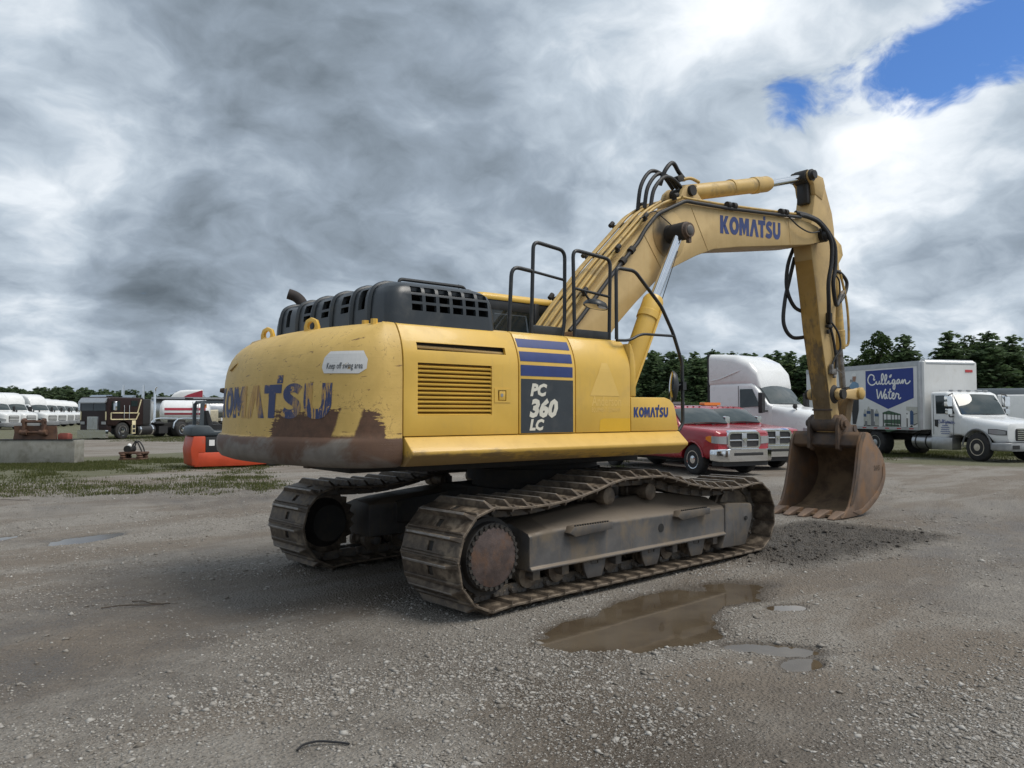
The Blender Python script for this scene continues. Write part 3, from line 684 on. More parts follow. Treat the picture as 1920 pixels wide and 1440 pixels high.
def cw_material():
    nt = S.nt = mcw.node_tree; b = nt.nodes['Principled BSDF']
    uv = coords('UV'); u, v, _ = xyz(uv)                           # u: metres round the tail to the right, v: height
    P = coords()
    n = noise(uv, 3.2, 8, .66, .4); nf = noise(uv, 14, 8, .68, .3); hs = noise(mapping(uv, (.9, 26, 1)), 2.2, 8, .7, .2)
    hs2 = noise(mapping(uv, (1.6, 60, 1), (5, 2, 0)), 2.0, 6, .7)
    vs_ = noise(mapping(uv, (22, 1.6, 1)), 1.5, 7, .7, .5)
    c = mix(n.step(.3, .7), (.53, .350, .095), (.63, .425, .125))
    c = mix(hs.step(.56, .72)*.35, c, (.40, .235, .07))
    c = mix((hs2.step(.63, .70))*.6, c, (.24, .14, .055))
    # fine black and rust scratches
    c = mix(vs_.step(.68, .73)*nf.step(.45, .6)*.8*(1.-((u-.1).abs()).step(.1, .9)), c, (.13, .055, .025))
    ring = noise(uv, 5.5, 5, .6, 1.6)
    c = mix((1.-(ring-.5).abs().step(.0, .011))*n.step(.52, .60)*.85, c, (.12, .05, .028))
    scr = noise(mapping(uv, (3.2, 11, 1), (1, 4, 0), (0, 0, R(24))), 2.6, 8, .72, .9)
    c = mix(scr.step(.625, .645)*.8, c, (.15, .075, .035))
    c = mix((noise(mapping(uv, (2.4, 7, 1), (6, 1, 0), (0, 0, R(-63))), 2.2, 8, .7, .8)).step(.63, .65)*.75, c, (.12, .06, .03))
    # rust where the paint is gone low on the tail's right half
    edge = n*.50+nf*.42+hs*.46-.10
    rz_ = (1.-(v).step(1.50, 1.86))*.62 + edge*.9
    un = u+(n-.5)*.9+(hs-.5)*.5; win = un.step(.30, .66)*(1.-un.step(1.72, 1.90))
    rust = (rz_*win - .74).step(.0, .035)
    # the patch of paint left inside it
    pu = (u-1.405+(v-1.6)*-.35).abs(); keep = (1.-(pu+(nf-.5)*.05).step(.085, .11))*(v+(nf-.5)*.05).step(1.50, 1.53)*(1.-(v+(nf-.5)*.04).step(1.73, 1.75))
    rust = rust*(1.-keep)
    left = (1.-(u+(nf-.5)*.25+(v-1.7)*.35).step(-1.50, -1.20))*.9*(1.-(v+(hs-.5)*.5).step(1.75, 2.2))
    rust = rust.max(left)
    c = mix(rust*.96, c, mix(nf.step(.3, .7), (.060, .028, .020), (.105, .050, .034)))
    # bumper band along the bottom: bare dirty metal
    band = (1.-(v+(edge-.55)*.06).step(1.488, 1.505))
    yk = ((u-2.0)*3.).max(0.).min(1.)*nf.step(.50, .58)
    greys = mix(n.step(.35, .65), (.145, .125, .105), (.20, .178, .155))
    brown = mix(nf, (.085, .045, .032), (.13, .075, .045))
    cb_ = mix((noise(uv, 1.7, 6, .6, .6)+(v-1.36)*.9).step(.46, .60), greys, brown)
    cb_ = mix(yk, cb_, (.50, .30, .08))
    c = mix(band, c, cb_)
    nt.links.new(c.o, b.inputs['Base Color'])
    rg = .5 + rust*.2 + band*.12 + (nf-.5)*.15; nt.links.new(rg.o, b.inputs['Roughness'])
    bn = nt.nodes.new('ShaderNodeBump'); bn.inputs['Strength'].default_value = .35; bn.inputs['Distance'].default_value = .006
    h = nf*.5 + hs*.5 - rust*.5 + noise(uv, 2.0, 3)*1.2; nt.links.new(h.o, bn.inputs['Height']); nt.links.new(bn.outputs[0], b.inputs['Normal'])
cw_material()
levels = [(1.255, .16, .10), (1.262, .09, .06), (1.285, .025, .02), (1.33, -.012, .0), (1.40, -.022, -.004), (1.46, -.015, -.003), (1.488, .0, .0), (1.503, .035, .003), (1.55, .040, .004), (1.70, .045, .004), (1.90, .055, .004), (2.02, .066, .004), (2.10, .080, .008), (2.17, .102, .014), (2.23, .130, .024), (2.29, .172, .042), (2.34, .222, .064), (2.385, .285, .09), (2.42, .36, .115), (2.445, .45, .14), (2.452, .56, .17)]
rings = [cw_ring(z, di, ds) for z, di, ds in levels]
nrng = len(OUT); arc = [0.]
for i in range(1, nrng): arc.append(arc[-1]+math.hypot(OUT[i][0]-OUT[i-1][0], OUT[i][1]-OUT[i-1][1]))
mid = arc[-1]/2; ARC = [mid-a for a in arc]            # + towards the right-hand side
cwm = MB().loft(rings, cap=False, closed=False)
o_ = len(cwm.v); top = list(range((len(rings)-1)*nrng, len(rings)*nrng)); cwm.f.append(tuple(top)); cwm.f.append(tuple(range(nrng-1, -1, -1)))
cwm.f.append(tuple(k*nrng for k in range(len(rings)))); cwm.f.append(tuple(k*nrng+nrng-1 for k in reversed(range(len(rings)))))
cwm.f.append((0, nrng-1, (len(rings)-1)*nrng+nrng-1, (len(rings)-1)*nrng))
me = bpy.data.meshes.new('counterweight'); me.from_pydata(cwm.v, [], cwm.f); me.update()
bm = bmesh.new(); bm.from_mesh(me); bmesh.ops.recalc_face_normals(bm, faces=bm.faces); uvl = bm.loops.layers.uv.new('uv')
bm.verts.ensure_lookup_table()
for fc in bm.faces:
    for lp in fc.loops: i = lp.vert.index; lp[uvl].uv = (ARC[i % nrng], lp.vert.co.z)
bm.to_mesh(me); bm.free()
CW = link('counterweight', me, mcw, EX, 50, UY)
def cw_point(s, z, off=.003):
    """point on the tail at arc distance s to the right of the middle, height z"""
    s_ = mid-s; k = int(np.clip(np.searchsorted(arc, s_)-1, 0, nrng-2)); t = (s_-arc[k])/(arc[k+1]-arc[k])
    j = int(np.clip(np.searchsorted([l[0] for l in levels], z)-1, 0, len(levels)-2)); q = (z-levels[j][0])/(levels[j+1][0]-levels[j][0])
    P4 = [Vector(rings[j][k]), Vector(rings[j][k+1]), Vector(rings[j+1][k]), Vector(rings[j+1][k+1])]
    p = (P4[0].lerp(P4[1], t)).lerp(P4[2].lerp(P4[3], t), q)
    n_ = (P4[1]-P4[0]).cross(P4[2]-P4[0]).normalized()
    if n_.x*p.x+n_.y*p.y < 0: n_ = -n_
    return p+n_*off
mlw = bpy.data.materials.new('worn blue print'); mlw.use_nodes = True
def worn():
    nt = S.nt = mlw.node_tree; b = nt.nodes['Principled BSDF']; P = coords()
    px, py, pz = xyz(P)
    n = noise(mapping(P, (1, 2.2, 3)), 3.2, 8, .7, .6); st = noise(mapping(P, (1, 3, 34)), 2.5, 6, .7); vt = noise(mapping(P, (14, 14, 1.6)), 1.6, 6, .7, .8)
    gone = 1.-((py+.12+(n-.5)*.4).abs()).step(.14, .28)                       # the A is almost scraped away
    w_ = (n.step(.56, .62)).max(st.step(.63, .68)*.8).max(gone*vt.step(.36, .42)).max((1.-(py+(n-.5)*.6).step(-.98, -.75))*vt.step(.47, .52))
    c = mix(w_, mix(n, (.026, .040, .115), (.045, .062, .15)), mix(vt.step(.5, .7)*gone, (.50, .30, .085), (.14, .06, .03)))
    nt.links.new(c.o, b.inputs['Base Color']); b.inputs['Roughness'].default_value = .55
worn()
v, f, W = logo(.285); kx = 2.30/W
decal('maker_lettering', v, f, lambda a, b: cw_point(-1.03+a*kx, 1.655+b, .0025), mlw, CW, maxlen=.04)
m_stick = bpy.data.materials.new('scratched white sticker'); m_stick.use_nodes = True
def stick():
    nt = S.nt = m_stick.node_tree; b = nt.nodes['Principled BSDF']; P = coords()
    st = noise(mapping(P, (1.5, 1.5, 60)), 2, 6, .7); n = noise(P, 9, 7, .7, .5)
    c = mix(n.step(.63, .66), mix(n, (.52, .52, .51), (.66, .66, .65)), (.45, .30, .12)); c = mix(st.step(.66, .70)*.7, c, (.20, .18, .16))
    nt.links.new(c.o, b.inputs['Base Color']); b.inputs['Roughness'].default_value = .45
stick()
s0, s1, z0, z1 = 1.14, 1.565, 2.012, 2.195
ov = [(s0, z0+.05), (s0+.03, z0+.005), (s1-.07, z0), (s1-.005, z0+.04), (s1, z1-.07), (s1-.05, z1), (s0+.05, z1), (s0+.005, z1-.05)]
stk = decal('warning_sticker', ov, [tuple(range(8))], lambda a, b: cw_point(a, b, .0035), m_stick, CW, maxlen=.04)
v, f = text_mesh('Keep off swing area', .070, .0006); x0 = min(p[0] for p in v); x1 = max(p[0] for p in v)
decal('sticker_lettering', v, f, lambda a, b: cw_point(s0+.05+(a-x0)*.335/(x1-x0), z0+.040+b, .0055), m_char, stk, maxlen=.05)
# lifting eyes and bolts on top, dented tab at the rear left
for s_, xx in ((.50, -3.02), (-.50, -3.02)):
    yy = -s_
    e = MB().prism([(-.075, -.03), (.075, -.03), (.075, .07), (.055, .125), (.0, .15), (-.055, .125), (-.075, .07)], -.02, .02)
    e = e.build('lifting_eye', m_yel, CW, bevel=.006); e.location = (xx, yy, 2.395); e.rotation_euler = (0, 0, R(120))
    cut(e, [MB().cyl((0, -.1, .072), (0, .1, .072), .040, n=16)])
for yy in (-1.12, -1.27): MB().cyl((-2.83, yy, 2.40), (-2.83, yy, 2.475), .03, n=8).build('top_bolt', m_yel, CW)
MB().loft([[(-3.36, .62, 2.10), (-3.36, .44, 2.16), (-3.30, .44, 2.16), (-3.30, .62, 2.10)], [(-3.12, .66, 2.405), (-3.12, .30, 2.42), (-3.06, .30, 2.41), (-3.06, .66, 2.395)]]).build('bent_tab', m_yel_dirty, CW, bevel=.008)
MB().rev(cw_point(-1.22, 1.93, .05), cw_point(-1.22, 1.93, -.02), [(0, .02), (.4, .028), (1, .03)], 12).build('side_plug', m_rustd, CW)
MB().bb(-2.98, -2.90, -.35, -.25, 1.20, 1.26).build('bottom_lug', m_rustd, CW, bevel=.006)
# ---- engine hood
def rrect(x0, x1, y0, y1, r, z, n=6):
    o = []
    for cx, cy, a0 in ((x1-r, y1-r, 0), (x0+r, y1-r, 90), (x0+r, y0+r, 180), (x1-r, y0+r, 270)):
        for k in range(n+1): a = R(a0+90*k/n); o.append((cx+r*math.cos(a), cy+r*math.sin(a), z))
    return o
hx0, hx1, hy0, hy1 = -2.74, -1.60, -1.365, 1.08
lv_ = [(2.44, 0, .10), (2.60, .008, .11), (2.70, .020, .12), (2.76, .040, .13), (2.795, .075, .14), (2.82, .13, .16), (2.832, .21, .18)]
hm = MB(); loops_o = [rrect(hx0+d, hx1-d, hy0+d*1.0, hy1-d, r, z) for z, d, r in lv_]
loops_i = [rrect(hx0+d+.03, hx1-d-.03, hy0+d+.03, hy1-d-.03, r*.8, z-(.03 if z > 2.5 else 0)) for z, d, r in lv_]
n_h = len(loops_o[0]); allv = [p for l in loops_o+list(reversed(loops_i)) for p in l]; nl = len(lv_)*2; fs = []
for k in range(nl-1):
    if k == len(lv_)-1: continue
    for i in range(n_h): j = (i+1) % n_h; fs.append((k*n_h+i, k*n_h+j, (k+1)*n_h+j, (k+1)*n_h+i))
for i in range(n_h): j = (i+1) % n_h; fs.append(((nl-1)*n_h+i, (nl-1)*n_h+j, j, i))
fs.append(tuple((len(lv_)-1)*n_h+i for i in range(n_h))); fs.append(tuple(reversed([len(lv_)*n_h+i for i in range(n_h)])))
hm.add(allv, fs)
HOOD = up(hm, 'engine_hood', m_hood, smooth=35)
cuts = []
for k in range(6):                                        # three rows of vents on the right-hand side
    xa = -2.52+k*.140
    for z0, z1 in ((2.565, 2.622), (2.645, 2.700), (2.722, 2.775)): cuts.append(MB().bb(xa, xa+.107, -1.50, -1.285, z0, z1))
for yy in (-.62, -.22, .18): cuts.append(MB().bb(-2.85, -2.55, yy, yy+.15, 2.60, 2.655)); cuts.append(MB().bb(-2.85, -2.50, yy, yy+.15, 2.68, 2.76))
cuts.append(MB().bb(-2.85, -2.5, .66, .75, 2.58, 2.76)); cuts.append(MB().bb(-2.85, -2.5, -.92, -.80, 2.60, 2.78))
cut(HOOD, cuts)
for yy in (-1.02, -.70, -.30, .10, .46, .88):               # raised ribs over the rear edge
    pts = [(hx0+d-.004, yy, z) for z, d, r in lv_] + [(-2.2, yy, 2.822), (-1.85, yy, 2.818)]
    MB().tube(catmull(pts, 3), .022, 8).build('hood_rib', m_hood, HOOD)
up(MB().tube(fillet([(-2.42, -1.0, 2.79), (-2.44, -1.0, 2.885), (-1.72, -1.0, 2.885), (-1.70, -1.0, 2.79)], .07), .016, 8), 'hood_handrail', m_black, HOOD)
up(MB().tube(catmull([(-2.45, .98, 2.74), (-2.45, .98, 2.87), (-2.50, 1.02, 2.95), (-2.58, 1.06, 2.985)], 4), .058, 14), 'exhaust_stack', mat('sooty rusty exhaust', (.03, .024, .022), .8, 0, .3, 8), EX)
# ---- cab
CABM = MB()
cab = up(MB().loft([rrect(-.46, 1.25, .46, 1.46, .08, 3.075), rrect(-.47, 1.27, .45, 1.47, .09, 3.10), rrect(-.45, 1.25, .47, 1.45, .09, 3.145), rrect(-.38, 1.15, .54, 1.38, .10, 3.168)]), 'cab_roof', m_yel, bevel=.0, smooth=50)
pil = MB()
for (x, y) in ((-.40, .50), (-.40, 1.40), (.45, .49), (.45, 1.41)): pil.bb(x-.04, x+.04, y-.04, y+.04, 1.5, 3.08)
for y in (.50, 1.40): pil.tube([(1.25, y, 1.55), (1.30, y, 2.2), (1.12, y, 3.08)], .04, 6)
pil.bb(-.44, 1.25, .46, 1.44, 1.5, 2.02); pil.bb(-.42, 1.2, .47, .53, 2.95, 3.08)
up(pil, 'cab_frame', m_black, bevel=.01)
for nm, vs in (('rear_window', [(-.435, .54, 2.04), (-.435, 1.36, 2.04), (-.435, 1.36, 3.06), (-.435, .54, 3.06)]), ('side_window', [(-.36, .478, 2.04), (1.22, .478, 2.04), (1.08, .478, 2.96), (-.36, .478, 2.96)]), ('side_window', [(-.36, 1.43, 2.04), (1.22, 1.43, 2.04), (1.08, 1.43, 3.06), (-.36, 1.43, 3.06)]), ('windscreen', [(1.29, .54, 2.04), (1.29, 1.36, 2.04), (1.11, 1.36, 3.06), (1.11, .54, 3.06)])):
    vv = [Vector(p) for p in vs]; nn = (vv[1]-vv[0]).cross(vv[2]-vv[0]).normalized()*.006
    up(MB().loft([[p-nn for p in vv], [p+nn for p in vv]]), nm, m_glass)
up(MB().loft([rrect(-.15, .12, .75, 1.2, .08, 2.05), rrect(-.22, -.02, .75, 1.2, .08, 2.55), rrect(-.25, -.10, .85, 1.1, .05, 2.78)]).loft([rrect(-.15, .45, .72, 1.22, .1, 1.95), rrect(-.15, .45, .74, 1.2, .1, 2.10)]), 'operator_seat', m_int, bevel=.0)
up(MB().tube([(-.40, .95, 3.15), (-.41, .95, 3.30)], .008, 6).tube(catmull([(-.36, .90, 3.16), (-.38, .90, 3.22), (-.30, .85, 3.22), (-.28, .82, 3.15)], 4), .012, 6), 'cab_aerial', m_black)
# ---- hand rails on the right
RT_ = .0195
def rail(pts, y, name='hand_rail', r=.08, rt=RT_, parent=EX):
    return up(MB().tube(fillet([(x, y, z) for x, z in pts], r), rt, 10), name, m_black, parent, smooth=60)
r1 = rail([(-1.065, 2.44), (-1.036, 3.385), (-.615, 3.345), (-.62, 2.62), (-.66, 2.45)], -1.2)
rail([(-1.345, 2.47), (-1.31, 3.105), (-1.04, 3.085)], -1.2, r=.10, parent=r1)
rail([(-1.04, 3.085), (-.615, 3.045)], -1.2, rt=.014, parent=r1)
up(MB().bb(-1.05, -.65, -1.21, -1.19, 2.45, 2.56), 'toe_board', m_black, r1, bevel=.008)
r2 = rail([(-.575, 2.45), (-.595, 3.345), (-.055, 3.312), (-.078, 2.44)], -1.3)
rail([(-.585, 2.955), (-.068, 2.915)], -1.3, rt=.014, parent=r2)
up(MB().bb(-.57, -.09, -1.31, -1.29, 2.45, 2.545), 'toe_board', m_black, r2, bevel=.008)
r3 = rail([(-.125, 2.455), (-.128, 3.195), (.157, 3.194), (.583, 2.854), (.778, 2.576), (.928, 2.258), (.935, 1.58), (.85, 1.50)], -1.45, r=.06)
rail([(-.125, 2.445), (.075, 2.455), (.25, 2.535), (.777, 2.546)], -1.45, r=.08, rt=.015, parent=r3)
# round mirrors
def mirror(c, nrm, rx, rz_, parent):
    N = Vector(nrm).normalized(); u = N.cross(Vector((0, 0, 1))).normalized(); v_ = u.cross(N); C_ = Vector(c)
    ring = lambda s, o: [C_+N*o+u*math.cos(2*math.pi*k/24)*rx*s+v_*math.sin(2*math.pi*k/24)*rz_*s for k in range(24)]
    h = up(MB().loft([ring(.35, .075), ring(.8, .055), ring(1., .02), ring(1.0, 0), ring(.93, .004)]), 'mirror', m_black, parent, smooth=60)
    up(MB().loft([ring(.93, .001), ring(.5, -.012), ring(.05, -.016)]), 'mirror_glass', m_mirror, h, smooth=60) if False else MB().loft([ring(.93, .003), ring(.5, -.009), ring(.05, -.013)]).build('mirror_glass', m_mirror, h, smooth=60)
    return h
mirror((.80, -1.40, 1.99), (.80, -.60, -.05), .12, .175, EX)
up(MB().tube([(.93, -1.45, 2.02), (.87, -1.43, 2.0)], .014, 8).box((.935, -1.45, 2.0), (.06, .06, .09)), 'mirror_bracket', m_black, r3)
mirror((-.28, -1.30, 2.79), (.15, -.15, 1), .20, .13, EX)
up(MB().tube(catmull([(-.45, -1.3, 2.945), (-.38, -1.3, 2.87), (-.28, -1.3, 2.84)], 4), .012, 8), 'mirror_bracket', m_black, r2)
# ---- boom
BW = .29
bot = [(6.00, 4.52), (5.75, 4.45), (5.60, 4.42), (4.475, 4.242), (3.715, 4.126), (3.125, 4.015), (2.736, 3.874), (2.422, 3.735), (2.196, 3.632), (1.955, 3.49), (1.482, 3.109), (1.154, 2.822), (.62, 2.25), (.30, 1.86), (.18, 1.80)]
topp = [(.02, 1.88), (-.02, 2.05), (.08, 2.45), (.435, 2.874), (.996, 3.476), (1.608, 4.047), (1.873, 4.298), (2.16, 4.46), (2.478, 4.565), (3.425, 4.636), (4.357, 4.719), (5.393, 4.811), (5.68, 4.80), (5.93, 4.77), (6.10, 4.71), (6.14, 4.62)]
bpoly = bot[::-1] + topp[::-1] if False else topp + bot
m_boom = bpy.data.materials.new('weathered boom paint'); m_boom.use_nodes = True
def boom_mat():
    nt = S.nt = m_boom.node_tree; b = nt.nodes['Principled BSDF']; P = coords(); px, py, pz = xyz(P)
    n = noise(P, 2.4, 7, .62, .3); nf = noise(P, 11, 7, .65); st = noise(mapping(P, (7, 7, .8)), 2.4, 6, .6)
    c = mix(n.step(.3, .7), (.455, .318, .135), (.53, .378, .168)); c = mix(st.step(.52, .74)*.4, c, (.42, .255, .085)); c = mix(nf.step(.64, .72)*.35, c, (.24, .17, .10))
    dd = ((px-2.02)*(px-2.02)+(pz-4.02)*(pz-4.02)*.55)**.5 + (n-.5)*.12 + (nf-.5)*.08
    c = mix((1.-dd.step(.10, .26))*.93, c, (.016, .013, .011))                     # grease round the cylinder pin
    fl = ((px-1.86).abs()+(n-.5)*.2).step(.05, .16); c = mix((1.-fl)*(1.-pz.step(4.0, 4.1))*.45, c, (.36, .20, .05))   # rusty run below it
    nt.links.new(c.o, b.inputs['Base Color']); b.inputs['Roughness'].default_value = .55
boom_mat()
BOOM = up(MB().prism(bpoly, -BW, BW), 'boom', m_boom, bevel=.018, smooth=30)
def strip(pts, y, w_, h, name, m, par):               # a raised weld line on the boom side
    a, b_ = Vector((pts[0][0], y, pts[0][1])), Vector((pts[1][0], y, pts[1][1]))
    MB().tube([a, b_], w_, 6).build(name, m, par)
for sy in (-1, 1):
    for pa in (((1.63, 4.02), (2.02, 3.55)), ((2.60, 4.55), (2.98, 3.98)), ((5.05, 4.77), (5.10, 4.36))): strip(pa, sy*BW, .006, 0, 'weld_seam', m_boom, BOOM)
    MB().rev((2.14, sy*(BW-.02), 4.08), (2.14, sy*(BW+.012), 4.08), [(0, .33), (.7, .33), (1, .315)], 36).build('pin_boss', m_boom, BOOM)
    MB().rev((2.14, sy*BW, 4.08), (2.14, sy*(BW+.10), 4.08), [(0, .13), (.5, .115), (1, .11)], 24).build('pin_collar', m_dark, BOOM)
m_grease = mat('black grease', (.012, .010, .009), .45, 0, .2, 8)
pin = MB().cyl((2.14, -.62, 4.08), (2.14, .62, 4.08), .075, n=18)
for sy in (-1, 1): pin.rev((2.14, sy*.53, 4.08), (2.14, sy*.64, 4.08), [(0, .115), (.6, .115), (.65, .10), (1, .095)], 20).box((2.16, sy*.60, 3.96), (.05, .05, .08))
pin.build('cylinder_pin', m_rustd, BOOM)
for sy in (-1, 1): MB().rev((2.14, sy*.632, 4.08), (2.14, sy*.655, 4.08), [(0, .07), (.6, .066), (1, .05)], 18).build('pin_cap', m_frame, BOOM)
MB().cyl((6.05, -.36, 4.64), (6.05, .36, 4.64), .12, n=20).rev((6.05, -.40, 4.64), (6.05, -.30, 4.64), [(0, .07), (.3, .10), (1, .11)], 18).build('arm_pin', m_grease, BOOM)
v, f, W = logo(.255) 
A0 = Vector((3.30, 0, 4.232)); ax = Vector((1.70, 0, .175)); ang = math.atan2(.10, 1.7)
def on_boom(a, b):
    k = 1.56/W; x = 3.27+a*k*math.cos(R(4.7)); z = 4.265+a*k*math.sin(R(4.7))+b*1.02
    return Vector((x, -BW-.003, z))
decal('maker_lettering', v, f, on_boom, m_blue, BOOM)
# ---- boom cylinders
def ram(p0, p1, p2, rb, rr, name='boom_cylinder', rod=m_chrome, body=m_yel, par=EX):
    p0, p1, p2 = map(Vector, (p0, p1, p2)); L = (p1-p0).length
    c = up(MB().rev(p0, p1, [(0, rb*.8), (.03, rb), (.80, rb), (.805, rb*1.12), (.86, rb*1.12), (.865, rb*1.06), (.97, rb*1.06), (1, rb*.9)], 24), name, body, par, smooth=35)
    MB().cyl(p1, p2, rr, n=18).build('rod', rod, c, smooth=60)
    y = Vector((0, 1, 0)); w_ = rb*.9
    MB().cyl(p2-y*w_, p2+y*w_, rr*1.9, n=18).build('rod_eye', m_grease if rod is not m_chrome else m_dark, c)
    return c
for sy in (-1, 1):
    c = ram((.90, sy*.47, 1.72), (1.62, sy*.47, 3.16), (2.14, sy*.47, 4.08), .125, .062)
    MB().tube([(1.08, sy*.47-.10, 1.95), (1.62, sy*.47-.13, 3.02), (1.60, sy*.47-.10, 3.10)], .02, 8).build('cylinder_pipe', m_yel, c)
    MB().tube([(1.66, sy*.47-.08, 3.10), (2.02, sy*.47-.06, 3.80)], .006, 6).build('rod_line', m_black, c)
    up(MB().prism([(.70, 1.5), (.78, 1.80), (.95, 1.86), (1.06, 1.76), (1.10, 1.5)], sy*.47-.16, sy*.47+.16), 'cylinder_bracket', m_dark, bevel=.02)
up(MB().prism([(-.25, 1.45), (-.10, 2.05), (.10, 2.15), (.30, 2.05), (.75, 1.45)], .31, .37).prism([(-.25, 1.45), (-.10, 2.05), (.10, 2.15), (.30, 2.05), (.75, 1.45)], -.37, -.31), 'boom_bracket', m_yel_dirty, bevel=.01)
# ---- arm cylinder on top of the boom
for sy in (-.16, .16): up(MB().prism([(2.45, 4.54), (2.58, 4.80), (2.68, 4.88), (2.80, 4.88), (2.92, 4.78), (3.15, 4.60)], sy-.03, sy+.03), 'cylinder_lug', m_yel_dirty, bevel=.008)
AC = ram((2.74, 0, 4.80), (4.96, 0, 5.36), (5.98, 0, 5.655), .118, .062, 'arm_cylinder', body=m_pipe)
MB().rev((3.92, 0, 5.105), (3.98, 0, 5.12), [(0, .125), (1, .125)], 24).build('clamp_band', m_pipe, AC)
MB().cyl((2.74, -.24, 4.80), (2.74, .24, 4.80), .075, n=18).build('pivot_pin', m_dark, AC)
# ---- arm
AW = .165
arm_rear = [(6.00, 5.78), (6.10, 5.40), (6.04, 5.15), (5.96, 4.85), (5.93, 4.55), (5.98, 4.25), (6.06, 3.87), (6.12, 3.57), (6.20, 3.10), (6.43, 2.15), (6.53, 1.60), (6.54, 1.44)]
arm_front = [(6.62, 1.37), (6.76, 1.40), (6.82, 1.54), (6.74, 1.80), (6.71, 2.15), (6.70, 2.50), (6.70, 3.28), (6.73, 3.65), (6.74, 4.2), (6.70, 4.855), (6.64, 5.12), (6.34, 5.69)]
ARM = up(MB().prism(arm_rear[1:]+arm_front, -AW, AW), 'arm', m_yel_dirty, bevel=.014, smooth=30)
# dirty inner face of the arm, ears for the arm cylinder
for sy in (-1, 1):
    MB().prism([(6.08, 5.36), (6.04, 5.52), (5.92, 5.62), (5.91, 5.70), (5.97, 5.76), (6.07, 5.77), (6.14, 5.70), (6.34, 5.685), (6.40, 5.55), (6.3, 5.3)], sy*AW*.55, sy*(AW+.012)).build('arm_ear', m_yel_dirty, ARM, bevel=.01)
    MB().rev((6.0, sy*(AW-.02), 5.67), (6.0, sy*(AW+.06), 5.67), [(0, .10), (.4, .10), (.5, .075), (1, .07)], 20).build('ear_boss', m_grease, ARM)
MB().bb(5.955, 6.07, -AW*.62, AW*.62, 5.20, 5.62).build('greasy_yoke', m_grease, ARM, bevel=.03)
rf = MB()
for (xa, za), (xb, zb) in zip(arm_rear[5:-1], arm_rear[6:]):
    rf.loft([[(xa-.004, -AW+.012, za), (xa-.004, AW-.012, za), (xa+.01, AW-.012, za), (xa+.01, -AW+.012, za)], [(xb-.004, -AW+.012, zb), (xb-.004, AW-.012, zb), (xb+.01, AW-.012, zb), (xb+.01, -AW+.012, zb)]])
rf.build('arm_back_plate', m_arm_mud, ARM)
MB().rev((6.66, -AW-.06, 1.525), (6.66, AW+.06, 1.525), [(0, .13), (.1, .15), (.9, .15), (1, .13)], 24).build('arm_tip_boss', m_rustd, ARM)
MB().bb(6.49, 6.53, -AW-.01, AW+.01, 1.74, 1.77).build('weld_strip', m_rustd, ARM, bevel=.004)
MB().cyl((6.62, -.34, 2.02), (6.62, .34, 2.02), .085, n=20).rev((6.62, -.20, 2.02), (6.62, -AW, 2.02), [(0, .12), (1, .16)], 20).rev((6.62, .20, 2.02), (6.62, AW, 2.02), [(0, .12), (1, .16)], 20).build('link_pin', m_dark, ARM)
# ---- bucket cylinder along the front of the arm, links
BC = ram((6.90, 0, 4.50), (7.12, 0, 2.82), (7.235, 0, 2.06), .105, .055, 'bucket_cylinder', rod=m_rodd, body=m_pipe)
MB().tube(catmull([(6.98, -.10, 4.2), (7.18, -.12, 3.6), (7.26, -.10, 2.98), (7.20, -.06, 2.88)], 5), .022, 8).build('cylinder_pipe', m_pipe, BC)
up(MB().prism([(6.68, 4.75), (6.95, 4.62), (7.0, 4.45), (6.92, 4.36), (6.68, 4.1)], -.16, -.11).prism([(6.68, 4.75), (6.95, 4.62), (7.0, 4.45), (6.92, 4.36), (6.68, 4.1)], .11, .16), 'cylinder_lug', m_pipe, bevel=.008)
for sy in (-1, 1):
    up(MB().prism([(6.52, 2.06), (6.60, 2.12), (6.80, 2.08), (7.10, 2.11), (7.26, 2.14), (7.33, 2.06), (7.30, 1.96), (7.20, 1.93), (6.80, 1.95), (6.60, 1.92), (6.53, 1.97)], sy*.25-.045, sy*.25+.045), 'tipping_lever', m_yel_dirty, bevel=.02)
up(MB().cyl((7.235, -.33, 2.04), (7.235, .33, 2.04), .082, n=20).rev((7.235, -.36, 2.04), (7.235, -.28, 2.04), [(0, .07), (.3, .105), (1, .105)], 20), 'lever_pin', m_pipe)
up(MB().prism([(7.14, 2.06), (7.30, 2.08), (7.30, 1.95), (7.14, 1.45), (7.02, 1.40), (6.96, 1.48), (7.02, 1.75)], -.17, .17), 'bucket_link', m_arm_mud, bevel=.03)
# ---- bucket
bprof = [(5.96, .020), (6.20, .015), (6.52, .030), (6.75, .075), (6.95, .155), (7.15, .27), (7.32, .42), (7.42, .60), (7.42, .80), (7.36, .96), (7.22, 1.10), (7.08, 1.20), (6.96, 1.33), (6.86, 1.375), (6.66, 1.385)]
bp = [Vector((a, 0, b_)) for a, b_ in bprof]; bp = [Vector(p) for p in catmull([tuple(p) for p in bp], 3)]
inn = []
for i, p in enumerate(bp):
    t = (bp[min(i+1, len(bp)-1)]-bp[max(i-1, 0)]).normalized(); inn.append(p+Vector((-t.z, 0, t.x))*.035)
BH = .60
sh = MB(); nb_ = len(bp)
sh.loft([[(p.x, -BH, p.z) for p in bp], [(p.x, BH, p.z) for p in bp], [(p.x, BH, p.z) for p in inn], [(p.x, -BH, p.z) for p in inn], [(p.x, -BH, p.z) for p in bp]], cap=False, closed=False)
sh.add([(bp[0].x, -BH, bp[0].z), (bp[0].x, BH, bp[0].z), (inn[0].x, BH, inn[0].z), (inn[0].x, -BH, inn[0].z)], [(0, 1, 2, 3)])
BK = up(sh, 'bucket', m_rustin, smooth=40)
side = [(p.x, p.z) for p in bp] + [(6.60, 1.33), (6.53, 1.20), (6.47, .95), (6.41, .70), (6.30, .38), (6.20, .20), (6.06, .09)]
